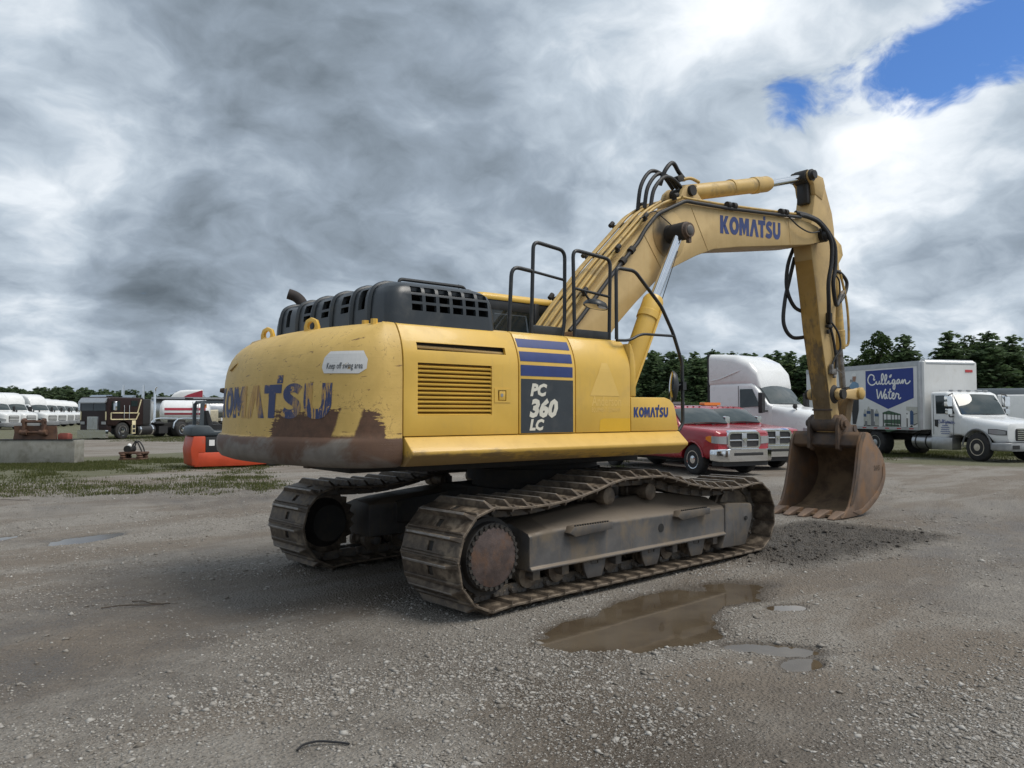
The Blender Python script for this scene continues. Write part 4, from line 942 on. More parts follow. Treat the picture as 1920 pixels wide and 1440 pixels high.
for sy in (-1, 1):
    MB().prism(side, sy*(BH-.02), sy*(BH+.018)).build('side_plate', m_rust, BK, bevel=.006, smooth=30)
    MB().prism([(6.66, 1.385), (6.53, 1.20), (6.47, .95), (6.41, .70), (6.30, .38), (6.20, .20), (6.30, .22), (6.42, .42), (6.52, .70), (6.58, .95), (6.64, 1.17), (6.76, 1.36)], sy*(BH+.018), sy*(BH+.030)).build('wear_edge', m_rustd, BK, bevel=.004)
    MB().prism([(p.x, p.z) for p in bp[6:26]] + [(7.34, .78), (7.32, .62), (7.22, .47), (7.05, .34), (6.85, .24), (6.6, .13), (6.3, .10)], sy*(BH+.018), sy*(BH+.028)).build('wear_plate', m_rust, BK, bevel=.003)
MB().prism([(6.60, 1.335), (6.66, 1.388), (6.92, 1.372), (6.80, 1.22), (6.66, 1.10), (6.545, 1.16)], -BH+.02, BH-.02).build('torsion_beam', m_rustd, BK, bevel=.02)
tooth_p = MB().loft([[(6.20, -.075, .01), (6.20, .075, .01), (6.20, .075, .105), (6.20, -.075, .105)], [(6.08, -.085, -.0), (6.08, .085, -.0), (6.08, .085, .115), (6.08, -.085, .115)], [(5.98, -.075, -.005), (5.98, .075, -.005), (5.98, .075, .09), (5.98, -.075, .09)], [(5.76, -.055, -.002), (5.76, .055, -.002), (5.76, .055, .018), (5.76, -.055, .018)]]).build('tooth', m_rust, BK, bevel=.012, smooth=60)
for k, yy in enumerate((-.52, -.26, 0, .26, .52)):
    if k == 0: tooth_p.location = (0, yy, .003)
    else: piece(tooth_p, BK, (0, yy, .003))
for sy in (-1, 1):
    MB().prism([(6.50, 1.10), (6.50, 1.45), (6.56, 1.62), (6.66, 1.68), (6.77, 1.64), (6.95, 1.50), (7.14, 1.44), (7.22, 1.36), (7.18, 1.22), (6.95, 1.28), (6.80, 1.22), (6.62, 1.05)], sy*.255-.028, sy*.255+.028).build('bucket_ear', m_rustd, BK, bevel=.008)
    MB().rev((6.66, sy*.28, 1.525), (6.66, sy*.36, 1.525), [(0, .11), (.4, .11), (.5, .07), (1, .065)], 18).build('pin_cap', m_rustd, BK)
MB().cyl((7.06, -.30, 1.44), (7.06, .30, 1.44), .06, n=16).build('link_pin', m_rustd, BK)
v, f = text_mesh('2445', .115, .006); x0 = min(p[0] for p in v)
decal('weld_number', v, f, lambda a, b: Vector((7.03+(a-x0)*.9, -BH-.0215, .735+b)), m_rustd, BK)
# ---- pipes and hoses on the boom
def along(pts, off):                                   # boom-top line lifted by off
    o = []
    for i, p in enumerate(pts):
        a = Vector(pts[max(0, i-1)]); b_ = Vector(pts[min(len(pts)-1, i+1)]); t = (b_-a).normalized(); o.append((p[0]-t.y*off, p[1]+t.x*off))
    return o
ridge = [(.12, 2.50), (.435, 2.874), (.996, 3.476), (1.608, 4.047), (1.873, 4.298), (2.16, 4.46), (2.478, 4.565), (3.0, 4.61)]
for k, yy in enumerate((-.235, -.165, -.095, -.02, .06, .14, .22)):
    base = along(ridge, .075+.02*(k % 2))
    end = 7 if k in (0, 5, 6) else 6
    pts = [(base[0][0]-.16, yy, base[0][1]-.14)] + [(a, yy, b_) for a, b_ in base[:end]]
    MB().tube(fillet(pts, .12), .021, 8).build('boom_pipe', m_pipe, BOOM, smooth=60)
for (a, b_, n_) in ((.62, 3.12, 0), (1.20, 3.72, 0), (1.72, 4.20, 0), (2.30, 4.57, 0)):
    i = min(range(len(ridge)-1), key=lambda q: abs(ridge[q][0]-a)); d = Vector((ridge[i+1][0]-ridge[i][0], ridge[i+1][1]-ridge[i][1])).normalized()
    cl_ = MB().box((a-d.y*.05, 0, b_+d.x*.02), (.06, .58, .035), (0, -math.atan2(d.y, d.x), 0))
    for yy in (-.30, .30): cl_.cyl((a-d.y*.10-d.x*.03, yy, b_+d.x*.06-d.y*.03), (a-d.y*.10+d.x*.05, yy, b_+d.x*.06+d.y*.05), .032, n=10)
    cl_.build('pipe_clamp', m_dark, BOOM, bevel=.004)
side_pts = [(.28, 2.66), (.435, 2.80), (.996, 3.40), (1.50, 3.89), (1.62, 4.06), (1.86, 4.30), (2.45, 4.58), (2.62, 4.585), (3.425, 4.64), (4.357, 4.725), (5.35, 4.82)]
MB().tube(fillet([(a, -.325, b_) for a, b_ in side_pts], .08), .026, 10).build('side_hose', m_rubber, BOOM, smooth=60)
MB().tube(fillet([(a, -.27, b_) for a, b_ in along(side_pts[6:], .062)], .05), .020, 8).build('boom_pipe', m_pipe, BOOM, smooth=60)
for a, b_ in ((1.36, 3.76), (1.20, 3.60), (3.42, 4.69), (3.56, 4.70), (4.80, 4.82), (4.92, 4.83)):
    t = Vector((1, 0, .95)) if a < 2 else Vector((1, 0, .09)); t.normalize(); c = Vector((a, -.325, b_))
    MB().cyl(c-t*.035, c+t*.035, .048, n=12).build('hose_clamp', m_dark, BOOM)
for k, yy in enumerate((-.14, -.03, .09)):                # looped hoses behind the arm cylinder foot
    MB().tube(catmull([(1.95, yy, 4.45), (2.02, yy, 4.70+.05*k), (2.22, yy, 4.90+.07*k), (2.45, yy*.8, 4.93+.05*k), (2.66, yy*.6, 4.86)], 6), .027, 8).build('looped_hose', m_rubber, BOOM, smooth=60)
MB().tube(catmull([(2.25, -.05, 4.82), (2.30, -.10, 5.02), (2.46, -.10, 5.16), (2.64, -.06, 5.08), (2.80, -.04, 5.0)], 6), .030, 8).build('looped_hose', m_rubber, BOOM, smooth=60)
MB().tube(catmull([(2.72, -.05, 4.98), (2.85, -.10, 5.02), (3.02, -.12, 4.99)], 4), .024, 8).build('fitting', m_pipe, BOOM, smooth=60)
MB().box((2.62, -.06, 4.97), (.14, .12, .09), (0, R(-25), 0)).build('hose_block', m_dark, BOOM, bevel=.012)
MB().tube(catmull([(1.55, -.30, 4.20), (1.80, -.32, 4.33), (1.95, -.33, 4.28), (2.08, -.40, 4.16)], 6), .008, 6).build('grease_line', m_rubber, BOOM)
# hoses drooping from the boom end to the arm
def hose(pts, r, name='arm_hose', par=None): return up(MB().tube(catmull(pts, 8), r, 10), name, m_rubber, par or EX, smooth=60)
hose([(5.30, -.325, 4.85), (5.55, -.33, 4.86), (5.86, -.36, 4.80), (6.10, -.42, 4.55), (6.12, -.42, 4.20), (6.05, -.40, 3.85), (6.12, -.36, 3.50), (6.30, -.26, 3.28), (6.42, -.20, 3.22)], .034)
hose([(5.30, -.27, 4.90), (5.62, -.29, 4.90), (5.95, -.34, 4.82), (6.20, -.42, 4.52), (6.22, -.43, 4.15), (6.16, -.42, 3.85), (6.28, -.38, 3.58), (6.50, -.30, 3.52), (6.78, -.22, 3.72)], .034)
hose([(4.86, -.33, 4.84), (5.20, -.36, 4.66), (5.55, -.37, 4.60), (5.85, -.36, 4.66)], .012)
hose([(6.05, .20, 4.55), (5.90, .24, 4.2), (5.86, .24, 3.80), (6.02, .20, 3.50), (6.30, .15, 3.42)], .032)
hose([(6.05, .20, 4.35), (6.02, .28, 4.0), (5.86, .28, 3.6), (5.80, .27, 3.2), (5.98, .22, 2.98), (6.38, .15, 3.02)], .032)
hose([(6.72, -.10, 4.16), (7.00, -.10, 4.15), (7.22, -.10, 4.02), (7.18, -.10, 3.84), (7.02, -.12, 3.70), (6.86, -.16, 3.62)], .030)
hose([(6.72, -.14, 4.10), (6.88, -.14, 4.0), (6.90, -.14, 3.78), (6.80, -.16, 3.65)], .014)
up(MB().tube(catmull([(6.78, -.20, 3.70), (6.90, -.16, 3.74), (7.06, -.12, 3.82)], 4), .034, 10), 'hose_end', m_frame)
hose([(6.45, -.19, 3.20), (6.56, -.20, 2.9), (6.62, -.20, 2.6), (6.58, -.20, 2.35)], .022)
hose([(6.47, -.20, 3.25), (6.60, -.26, 3.05), (6.66, -.26, 2.80), (6.54, -.22, 2.62), (6.46, -.20, 2.46), (6.50, -.19, 2.36)], .018)
vb = MB().box((6.42, -.20, 3.30), (.10, .07, .18)).box((6.40, -.21, 3.16), (.14, .06, .05)).cyl((6.36, -.21, 3.10), (6.36, -.21, 3.03), .03, n=10)
up(vb, 'hose_manifold', m_dark, bevel=.008)
vb = MB().box((6.50, -.20, 2.40), (.16, .08, .09)).box((6.44, -.21, 2.47), (.05, .06, .10)).cyl((6.52, -.22, 2.35), (6.52, -.22, 2.29), .026, n=10).tube([(6.56, -.24, 2.44), (6.74, -.26, 2.36)], .010, 6)
up(vb, 'shutoff_valve', m_rodd, bevel=.008)
# ---------------------------------------------------------------- parked vehicles
m_tyre = mat('tyre rubber', (.020, .020, .021), .8, 0, .2, 10, (.06, .055, .048), .4, 5)
m_chr = mat('bright chrome', (.72, .74, .76), .10, 1., .02, 6)
m_alu = mat('dull aluminium', (.45, .46, .47), .35, .9, .08, 5)
m_wht = mat('white truck paint', (.72, .73, .73), .28, 0, .03, 2, (.55, .54, .50), .18, 2, coat=.4)
m_red = mat('dark red truck paint', (.30, .012, .022), .25, 0, .05, 2, coat=.6)
m_win = glass('vehicle window glass', (.022, .032, .034), .03)
m_winl = glass('windscreen glass', (.028, .040, .040), .02)
m_blk = mat('black plastic', (.020, .020, .021), .55, 0, .1)
m_und = mat('dark chassis', (.016, .016, .016), .8, 0, .2, 5, (.05, .045, .04), .4, 4)
m_gry = mat('grey bumper plastic', (.16, .165, .17), .5, 0, .08)
m_lamp = glass('head lamp lens', (.30, .31, .32), .08); m_amber = glass('amber lens', (.75, .22, .02), .15); m_redl = glass('red lens', (.45, .02, .02), .15)
m_cream = mat('cream stripe', (.66, .58, .36), .4); m_brown = mat('very dark brown paint', (.020, .010, .009), .38, 0, .1, 3, spec=.3)
m_conc = mat('weathered concrete', (.27, .265, .235), .9, 0, .12, 2.2, (.17, .16, .13), .45, 2.6, .3, 30, streak=(.20, .185, .15))
m_fork = mat('worn orange red paint', (.52, .065, .022), .4, 0, .08, 3, (.25, .12, .08), .25, 3); m_slate = mat('slate grey paint', (.045, .058, .068), .45, 0, .1, 4)
m_scrap = mat('rusty scrap steel', (.10, .055, .038), .75, .1, .3, 4, (.16, .085, .05), .5, 3, .25, 25)
def quad(name, pts, m, par, th=.012, bevel=0.):
    vv = [Vector(p) for p in pts]; nn = (vv[1]-vv[0]).cross(vv[2]-vv[0]).normalized()*th/2
    return MB().loft([[p-nn for p in vv], [p+nn for p in vv]]).build(name, m, par, bevel=bevel)
def screen(name, pts, m, par, bulge=.07, nu=10, nv=6):
    """a curved windscreen between four corners"""
    A, B, C_, D_ = [Vector(p) for p in pts]; n_ = (B-A).cross(C_-A).normalized()
    if n_.x < 0: n_ = -n_
    g = lambda off: [[A.lerp(B, i/nu).lerp(D_.lerp(C_, i/nu), j/nv)+n_*(off+bulge*(1-(2*i/nu-1)**2)*.85+bulge*.35*(1-(2*j/nv-1)**2)) for i in range(nu+1)] for j in range(nv+1)]
    F, Bk = g(.02), g(-.04); W_ = nu+1; v = [p for r_ in F for p in r_]+[p for r_ in Bk for p in r_]; o = W_*(nv+1)
    fs = [(j*W_+i, j*W_+i+1, (j+1)*W_+i+1, (j+1)*W_+i) for j in range(nv) for i in range(nu)]; fs += [tuple(o+q for q in reversed(f)) for f in fs]
    rim = [i for i in range(W_)]+[j*W_+nu for j in range(1, nv+1)]+[nv*W_+i for i in range(nu-1, -1, -1)]+[j*W_ for j in range(nv-1, 0, -1)]
    fs += [(rim[k], rim[(k+1) % len(rim)], o+rim[(k+1) % len(rim)], o+rim[k]) for k in range(len(rim))]
    return MB().add(v, fs).build(name, m, par, smooth=50)
def band_on(name, path, zs, m, par, th=.02, smooth=40):
    """a strip standing on a curved body side: path of (x, y), (z0, z1) per point"""
    lo = []
    for i, ((x, y), (z0, z1)) in enumerate(zip(path, zs)):
        a = Vector(path[max(0, i-1)]); b_ = Vector(path[min(len(path)-1, i+1)]); t = (b_-a).normalized(); n_ = Vector((t.y, -t.x))
        if n_.x*.6+n_.y*(1 if y > 0 else -1) < 0: n_ = -n_
        lo.append([(x+n_.x*th, y+n_.y*th, z0+.01), (x+n_.x*th, y+n_.y*th, z1-.01), (x-n_.x*.03, y-n_.y*.03, z1), (x-n_.x*.03, y-n_.y*.03, z0)])
    return MB().loft(lo).build(name, m, par, smooth=smooth)
def wheel(par, x, y, r, w_, s, rim=m_chr, rr=.58, holes=8, deep=False, dual=False):
    """tyre with rim; s = outward side (+1 left, -1 right)"""
    y0, y1 = y-s*w_*(2.1 if dual else 1), y
    t = MB().rev((x, y0, r), (x, y1, r), [(0, r*.62), (.04, r*.92), (.12 if dual else .14, r*.985), (.22, r), (.78, r), (.88 if dual else .86, r*.985), (.96, r*.92), (1, r*.62)], 32).build('wheel', m_tyre, par, smooth=50)
    q = -.10 if deep else -.02
    ri = MB().rev((x, y-s*.14, r), (x, y+s*.004, r), [(0, r*rr), (.75, r*rr*1.06), (1, r*rr*1.06), (.98, r*rr*.98), (.55 if not deep else .15, r*rr*.90), (.62 if not deep else .25, r*.34), (.95, r*.30), (1.02, r*.16), (1.02, r*.02)], 28).build('rim', rim, t, smooth=40)
    if holes:
        hp = MB().cyl((0, 0, 0), (0, s*.012, 0), r*.065, n=8).build('rim_hole', m_blk, t)
        for k in range(holes):
            a = 2*math.pi*k/holes; l = (x+r*.44*math.cos(a), y-s*(.052 if not deep else .106), r+r*.44*math.sin(a))
            if k == 0: hp.location = l
            else: piece(hp, t, l)
    return t
def rring(x, hw, z0, z1, r, n=4):                     # rounded ring in the YZ plane
    o = []
    for cy, cz, a0 in ((hw-r, z1-r, 0), (-hw+r, z1-r, 90), (-hw+r, z0+r, 180), (hw-r, z0+r, 270)):
        for k in range(n+1): a = R(a0+90*k/n); o.append((x, cy+r*math.cos(a), cz+r*math.sin(a)))
    return o
# ---- red pickups
def pickup(label, loc, rz, bar, marker):
    t = thing('pickup_truck', label, 'pickup truck', loc, rz, 'red pickups beside the white trucks')
    body = MB().loft([rring(.93, .86, .55, 1.16, .10), rring(.86, .95, .50, 1.22, .12), rring(.55, .985, .46, 1.27, .14), rring(-.2, 1.0, .44, 1.32, .15), rring(-.75, 1.0, .42, 1.38, .12), rring(-3.0, 1.0, .42, 1.38, .10), rring(-5.1, 1.0, .45, 1.38, .10), rring(-5.25, .97, .50, 1.36, .10)]).build('body', m_red, t, smooth=50)
    cut(body, [MB().cyl((0, -1.4, .42), (0, -.62, .42), .50, n=24), MB().cyl((0, .62, .42), (0, 1.4, .42), .50, n=24), MB().cyl((-4.1, -1.4, .42), (-4.1, -.62, .42), .50, n=24), MB().cyl((-4.1, .62, .42), (-4.1, 1.4, .42), .50, n=24)])
    MB().bb(-5.0, .6, -.62, .62, .32, .60).build('chassis', m_und, t)
    MB().loft([[(-.62, -.93, 1.34), (-.62, .93, 1.34), (-3.15, .93, 1.34), (-3.15, -.93, 1.34)], [(-1.20, -.78, 1.80), (-1.20, .78, 1.80), (-2.95, .78, 1.80), (-2.95, -.78, 1.80)], [(-1.42, -.72, 1.90), (-1.42, .72, 1.90), (-2.85, .72, 1.90), (-2.85, -.72, 1.90)], [(-1.62, -.60, 1.935), (-1.62, .60, 1.935), (-2.7, .60, 1.935), (-2.7, -.60, 1.935)]]).build('cab', m_red, t, bevel=.03, smooth=50)
    screen('windscreen', [(-.655, -.83, 1.385), (-.655, .83, 1.385), (-1.205, .72, 1.80), (-1.205, -.72, 1.80)], m_winl, t, .06)
    for s in (-1, 1):
        quad('side_window', [(-.92, s*.925, 1.40), (-1.80, s*.922, 1.40), (-1.80, s*.802, 1.77), (-1.28, s*.802, 1.77)], m_win, t, .03)
        quad('side_window', [(-1.88, s*.922, 1.40), (-2.85, s*.922, 1.40), (-2.75, s*.802, 1.77), (-1.88, s*.802, 1.77)], m_win, t, .03)
        mi = MB().loft([rring(-.98, .085, 1.38, 1.60, .04), rring(-1.08, .095, 1.37, 1.61, .04)]).xf(Matrix.Translation((0, s*1.12, 0))).tube([(-1.05, s*.93, 1.40), (-1.05, s*1.08, 1.42)], .03, 6).build('door_mirror', m_chr, t)
        hl = band_on('headlamp', [(.945, s*.60), (.935, s*.80), (.895, s*.915), (.80, s*.975)], [(.86, 1.08), (.87, 1.08), (.88, 1.085), (.89, 1.09)], m_lamp, t, .015)
        band_on('turn_signal', [(.80, s*.975), (.70, s*.99), (.60, s*.998)], [(.90, 1.09), (.93, 1.09), (.98, 1.07)], m_amber, hl, .015)
        MB().tube([(-2.1, s*1.005, 1.12), (-2.3, s*1.005, 1.12)], .02, 6).build('door_handle', m_chr, t)
        for ax in (0, -4.1): wheel(t, ax, s*.98, .42, .28, s, m_chr, .56, 8)
        MB().tube([(.48*math.cos(R(a)), s*1.0, .42+.50*math.sin(R(a))) for a in range(10, 171, 16)], .025, 6).build('arch_lip', m_red, t)
    # chrome grille with crosshair bars, emblem, stepped bumper
    g = MB()
    fr = lambda y0, y1, z0, z1, x, d: g.bb(x-d, x+.02, y0, y1, z0, z1)
    gx = .955
    gr = MB().loft([rring(gx-.10, .60, .72, 1.24, .13), rring(gx+.02, .56, .74, 1.20, .12), rring(gx+.02, .50, .79, 1.15, .08), rring(gx-.06, .48, .80, 1.14, .07)], cap=False).build('grille_frame', m_chr, t, smooth=50)
    for y0, y1, z0, z1 in ((-.50, -.07, .985, 1.15), (.07, .50, .985, 1.15), (-.50, -.07, .79, .945), (.07, .50, .79, .945)): MB().bb(gx-.05, gx-.004, y0, y1, z0, z1).build('grille_mesh', m_blk, gr)
    MB().bb(gx-.06, gx+.025, -.085, .085, .78, 1.16).build('grille_bar', m_alu, gr, bevel=.01); MB().bb(gx-.06, gx+.018, -.52, .52, .945, .985).build('grille_bar', m_chr, gr, bevel=.01)
    em = MB().prism([(0, -.075), (.03, -.03), (.035, .01), (.075, .0), (.085, .035), (.06, .07), (.02, .055), (0, .06), (-.02, .055), (-.06, .07), (-.085, .035), (-.075, .0), (-.035, .01), (-.03, -.03)], gx+.02, gx+.045, 'x').build('emblem', m_chr, gr); em.location.z = .965
    bu = MB().loft([[(1.02, -.55, .44), (1.02, -.55, .70), (.94, -.55, .72), (.94, -.55, .42)]] if False else [rring(.78, 1.02, .42, .73, .06), rring(1.00, .93, .40, .74, .06), rring(1.10, .70, .40, .74, .06), rring(1.14, .66, .41, .735, .05)]).build('bumper', m_chr, t, smooth=45)
    MB().bb(1.115, 1.155, -.50, .50, .565, .645).build('bumper_slot', m_blk, bu, bevel=.01)
    MB().loft([rring(.75, .92, .26, .42, .04), rring(1.02, .78, .28, .42, .04)]).build('air_dam', m_blk, t)
    for y in (-.45, -.22, 0, .22, .45): MB().sphere((-1.44, y, 1.915), .030, 8, (1.3, 1, .7)).build('roof_marker', m_lamp, t)
    if bar == 'amber': MB().loft([rring(-1.95, .34, 1.965, 2.055, .03), rring(-2.20, .34, 1.965, 2.055, .03)]).bb(-2.15, -2.0, -.25, .25, 1.93, 1.97).build('light_bar', m_amber, t)
    else: MB().loft([rring(-1.95, .30, 1.965, 2.045, .03), rring(-2.20, .30, 1.965, 2.045, .03)]).bb(-2.15, -2.0, -.22, .22, 1.93, 1.97).build('light_bar', m_gry, t)
    for s in (-.35, .25): MB().tube([(-.64, s, 1.37), (-.70, s+.35, 1.405)], .012, 6).build('wiper', m_blk, t)
    return t
pickup('red pickup nearest the excavator with chrome grille and a pale roof light bar', (12.76, 5.64, 0), R(-107), 'pale', 5)
pickup('red pickup behind the other, with an amber light bar on its roof', (15.48, 6.16, 0), R(-107), 'amber', 5)
# ---- conventional tractors (a long hood, cab, sleeper with roof fairing)
def tractor(name, label, loc, rz, group=None, fair=3.95, slp=-3.9, detail=True, grille='bars', fairing=True, dark_side=False):
    t = thing(name, label, 'truck', loc, rz, group)
    hood = MB().loft([rring(.98, .58, .72, 1.50, .16), rring(.93, .80, .62, 1.60, .20), rring(.70, 1.02, .58, 1.70, .24), rring(.2, 1.12, .60, 1.80, .26), rring(-.35, 1.12, .72, 1.90, .24), rring(-.85, 1.08, .80, 1.97, .18)]).build('hood', m_wht, t, smooth=60)
    cut(hood, [MB().cyl((0, s*.65, .52), (0, s*1.6, .52), .62, n=24) for s in (-1, 1)])
    cabm = MB().loft([rring(-.80, 1.08, .80, 1.98, .10), rring(-.95, 1.14, .80, 2.06, .10), rring(-1.45, 1.18, .80, 2.72, .14), rring(-1.60, 1.20, .72, 2.80, .14), rring(slp, 1.22, .72, 2.80, .12)]).build('cab', m_wht, t, smooth=50)
    if fairing:
        h = fair
        MB().loft([rring(-1.30, 1.02, 2.60, 2.74, .06), rring(-1.42, 1.10, 2.62, 2.74+(h-2.74)*.42, .18), rring(-1.75, 1.16, 2.64, 2.74+(h-2.74)*.74, .26), rring(-2.3, 1.20, 2.66, 2.74+(h-2.74)*.95, .28), rring(-2.9, 1.22, 2.68, h, .26), rring(slp-.02, 1.24, 2.68, h+.02, .20)]).build('roof_fairing', m_wht, t, smooth=60)
    screen('windscreen', [(-.90, -1.02, 2.02), (-.90, 1.02, 2.02), (-1.375, .98, 2.66), (-1.375, -.98, 2.66)], m_winl, t, .08)
    MB().bb(-1.42, -1.36, -1.02, 1.02, 2.66, 2.72).build('sun_visor', m_blk, t)
    for s in (-1, 1):
        quad('side_window', [(-1.22, s*1.205, 1.95), (-2.02, s*1.222, 1.90), (-2.02, s*1.218, 2.58), (-1.52, s*1.205, 2.58)], m_win, t, .03)
        d = quad('door_seam', [(-2.10, s*1.212, .80), (-2.085, s*1.212, .80), (-2.085, s*1.222, 2.70), (-2.10, s*1.222, 2.70)], m_blk, t, .006)
        MB().loft([rring(-.88, .10, 1.72, 2.42, .05), rring(-1.02, .12, 1.70, 2.44, .05)]).xf(Matrix.Translation((0, s*1.48, 0))).tube([(-.95, s*1.10, 1.78), (-.95, s*1.50, 1.78)], .03, 6).build('door_mirror', m_blk, t)
        MB().tube([(.05, s*.75, 1.72), (.05, s*.95, 1.86)], .018, 6).sphere((.05, s*1.0, 1.94), .10, 8, (.8, 1, 1)).build('hood_mirror', m_blk, t)
        band_on('headlamp', [(.94, s*.80), (.84, s*.91), (.70, s*1.025), (.40, s*1.09)], [(.90, 1.10), (.90, 1.13), (.90, 1.17), (.96, 1.20)], m_lamp, t, .02)
        wheel(t, 0, s*1.18, .52, .28, s, m_alu, .56, 10 if detail else 0)
        for ax in (slp-1.2, slp-2.5): wheel(t, ax, s*1.22, .52, .28, s, m_alu, .56, 0, True, True)
        MB().bb(slp+.2, -1.9, s*1.02, s*1.18, .28, .70).build('side_skirt', m_wht if detail else m_und, t, bevel=.02)
    gr = MB().loft([rring(.96, .56, .78, 1.46, .10), rring(1.02, .54, .80, 1.44, .10)]).build('grille', m_blk if grille != 'plain' else m_gry, t, smooth=50)
    if grille == 'bars':
        for k in range(4): MB().loft([rring(1.00, .55-.01*k, .86+k*.155, .925+k*.155, .02), rring(1.045, .52-.01*k, .865+k*.155, .92+k*.155, .02)]).build('grille_bar', m_wht, gr)
    elif grille == 'vert':
        for k in range(9): MB().bb(1.01, 1.045, -.50+k*.125-.02, -.50+k*.125+.02, .84, 1.42).build('grille_bar', m_chr, gr)
    MB().loft([rring(.55, 1.20, .30, .74, .10), rring(.92, 1.12, .30, .74, .10), rring(1.10, .80, .30, .72, .08)]).build('bumper', m_gry, t, smooth=50)
    MB().bb(slp-3.2, .4, -.45, .45, .50, .80).bb(slp-2.2, slp-1.4, -.45, .45, .80, 1.18).build('chassis', m_und, t)
    if detail:
        for y in (-.55, -.25, 0, .25, .55): MB().sphere((-1.46, y, 2.80), .045, 8, (1.4, 1, .7)).build('roof_marker', m_amber, t)
        for s in (-.6, .3): MB().tube([(-.93, s, 2.06), (-1.0, s+.6, 2.14)], .014, 6).build('wiper', m_blk, t)
    return t
W1 = tractor('tractor_truck', 'white tractor truck with tall roof fairing behind the red pickups', (20.2, 6.75, 0), R(-93), None, 3.92, -3.35, True, 'vert')
# fluting along its fairing and a dark back edge
for s in (-1, 1): MB().tube(catmull([(-1.75, s*1.10, 3.36), (-2.3, s*1.225, 3.18), (-2.9, s*1.235, 2.98), (-3.3, s*1.24, 2.92)], 5), .02, 6).build('fairing_crease', m_wht, W1)
MB().bb(-3.46, -3.375, -1.22, 1.22, 1.0, 3.93).build('rear_edge', m_blk, W1)
row = [(10, 80, 0), (43, 84, 0), (64, 93, 2), (84, 92, 0), (103, 98, 1), (118, 104, 1), (133, 110, 1), (144, 117, 2)]
rlab = ['white tractor truck at the left edge of the photo, front of the row', 'white tractor truck second from the left, tall rounded roof', 'white tractor truck with grey grille squeezed between its neighbours', 'white tractor truck with banded grille behind the rusty blade', 'white tractor truck fourth from the black cabover', 'white tractor truck third from the black cabover', 'white tractor truck second from the black cabover', 'white tractor truck next to the black cabover at the row end']
def at_px(x, d):
    y = R(47.576); f2 = np.array([math.cos(y), math.sin(y)]); r2 = np.array([math.sin(y), -math.cos(y)])
    p = CAM+f2*d+r2*d*(x-960)/1456.; return (float(p[0]), float(p[1]), 0.)
for (x, d, kind), lab in zip(row, rlab):
    tractor('tractor_truck', lab, at_px(x+4, d), R(-62), 'row of white tractor trucks', 3.95 if kind == 0 else 3.55, -4.0, False, 'plain' if kind == 2 else 'bars')
# ---- white box truck with the water company's print
BT = thing('box_truck', 'white box truck with blue Culligan Water pennant on its side', 'box truck', (25.28, 2.09, 0), R(-116.5))
hood = MB().loft([rring(1.00, .62, .78, 1.26, .14), rring(.95, .84, .70, 1.34, .18), rring(.70, 1.06, .64, 1.40, .22), rring(.2, 1.16, .66, 1.48, .24), rring(-.4, 1.14, .78, 1.56, .20), rring(-.75, 1.08, .86, 1.60, .14)]).build('hood', m_wht, BT, smooth=60)
cut(hood, [MB().cyl((0, s*.60, .50), (0, s*1.6, .50), .62, n=28) for s in (-1, 1)])
MB().loft([rring(-.70, 1.06, .90, 1.62, .08), rring(-.80, 1.10, .90, 1.66, .08), rring(-1.22, 1.12, .90, 2.42, .14), rring(-1.40, 1.12, .74, 2.50, .14), rring(-2.02, 1.14, .74, 2.50, .12)]).build('cab', m_wht, BT, smooth=50)
screen('windscreen', [(-.775, -1.0, 1.64), (-.775, 1.0, 1.64), (-1.205, .94, 2.36), (-1.205, -.94, 2.36)], m_winl, BT, .08)
MB().tube([(-.74, -.7, 1.66), (-.80, .0, 1.74)], .014, 6).build('wiper', m_blk, BT); MB().tube([(-.74, .1, 1.66), (-.80, .75, 1.72)], .014, 6).build('wiper', m_blk, BT)
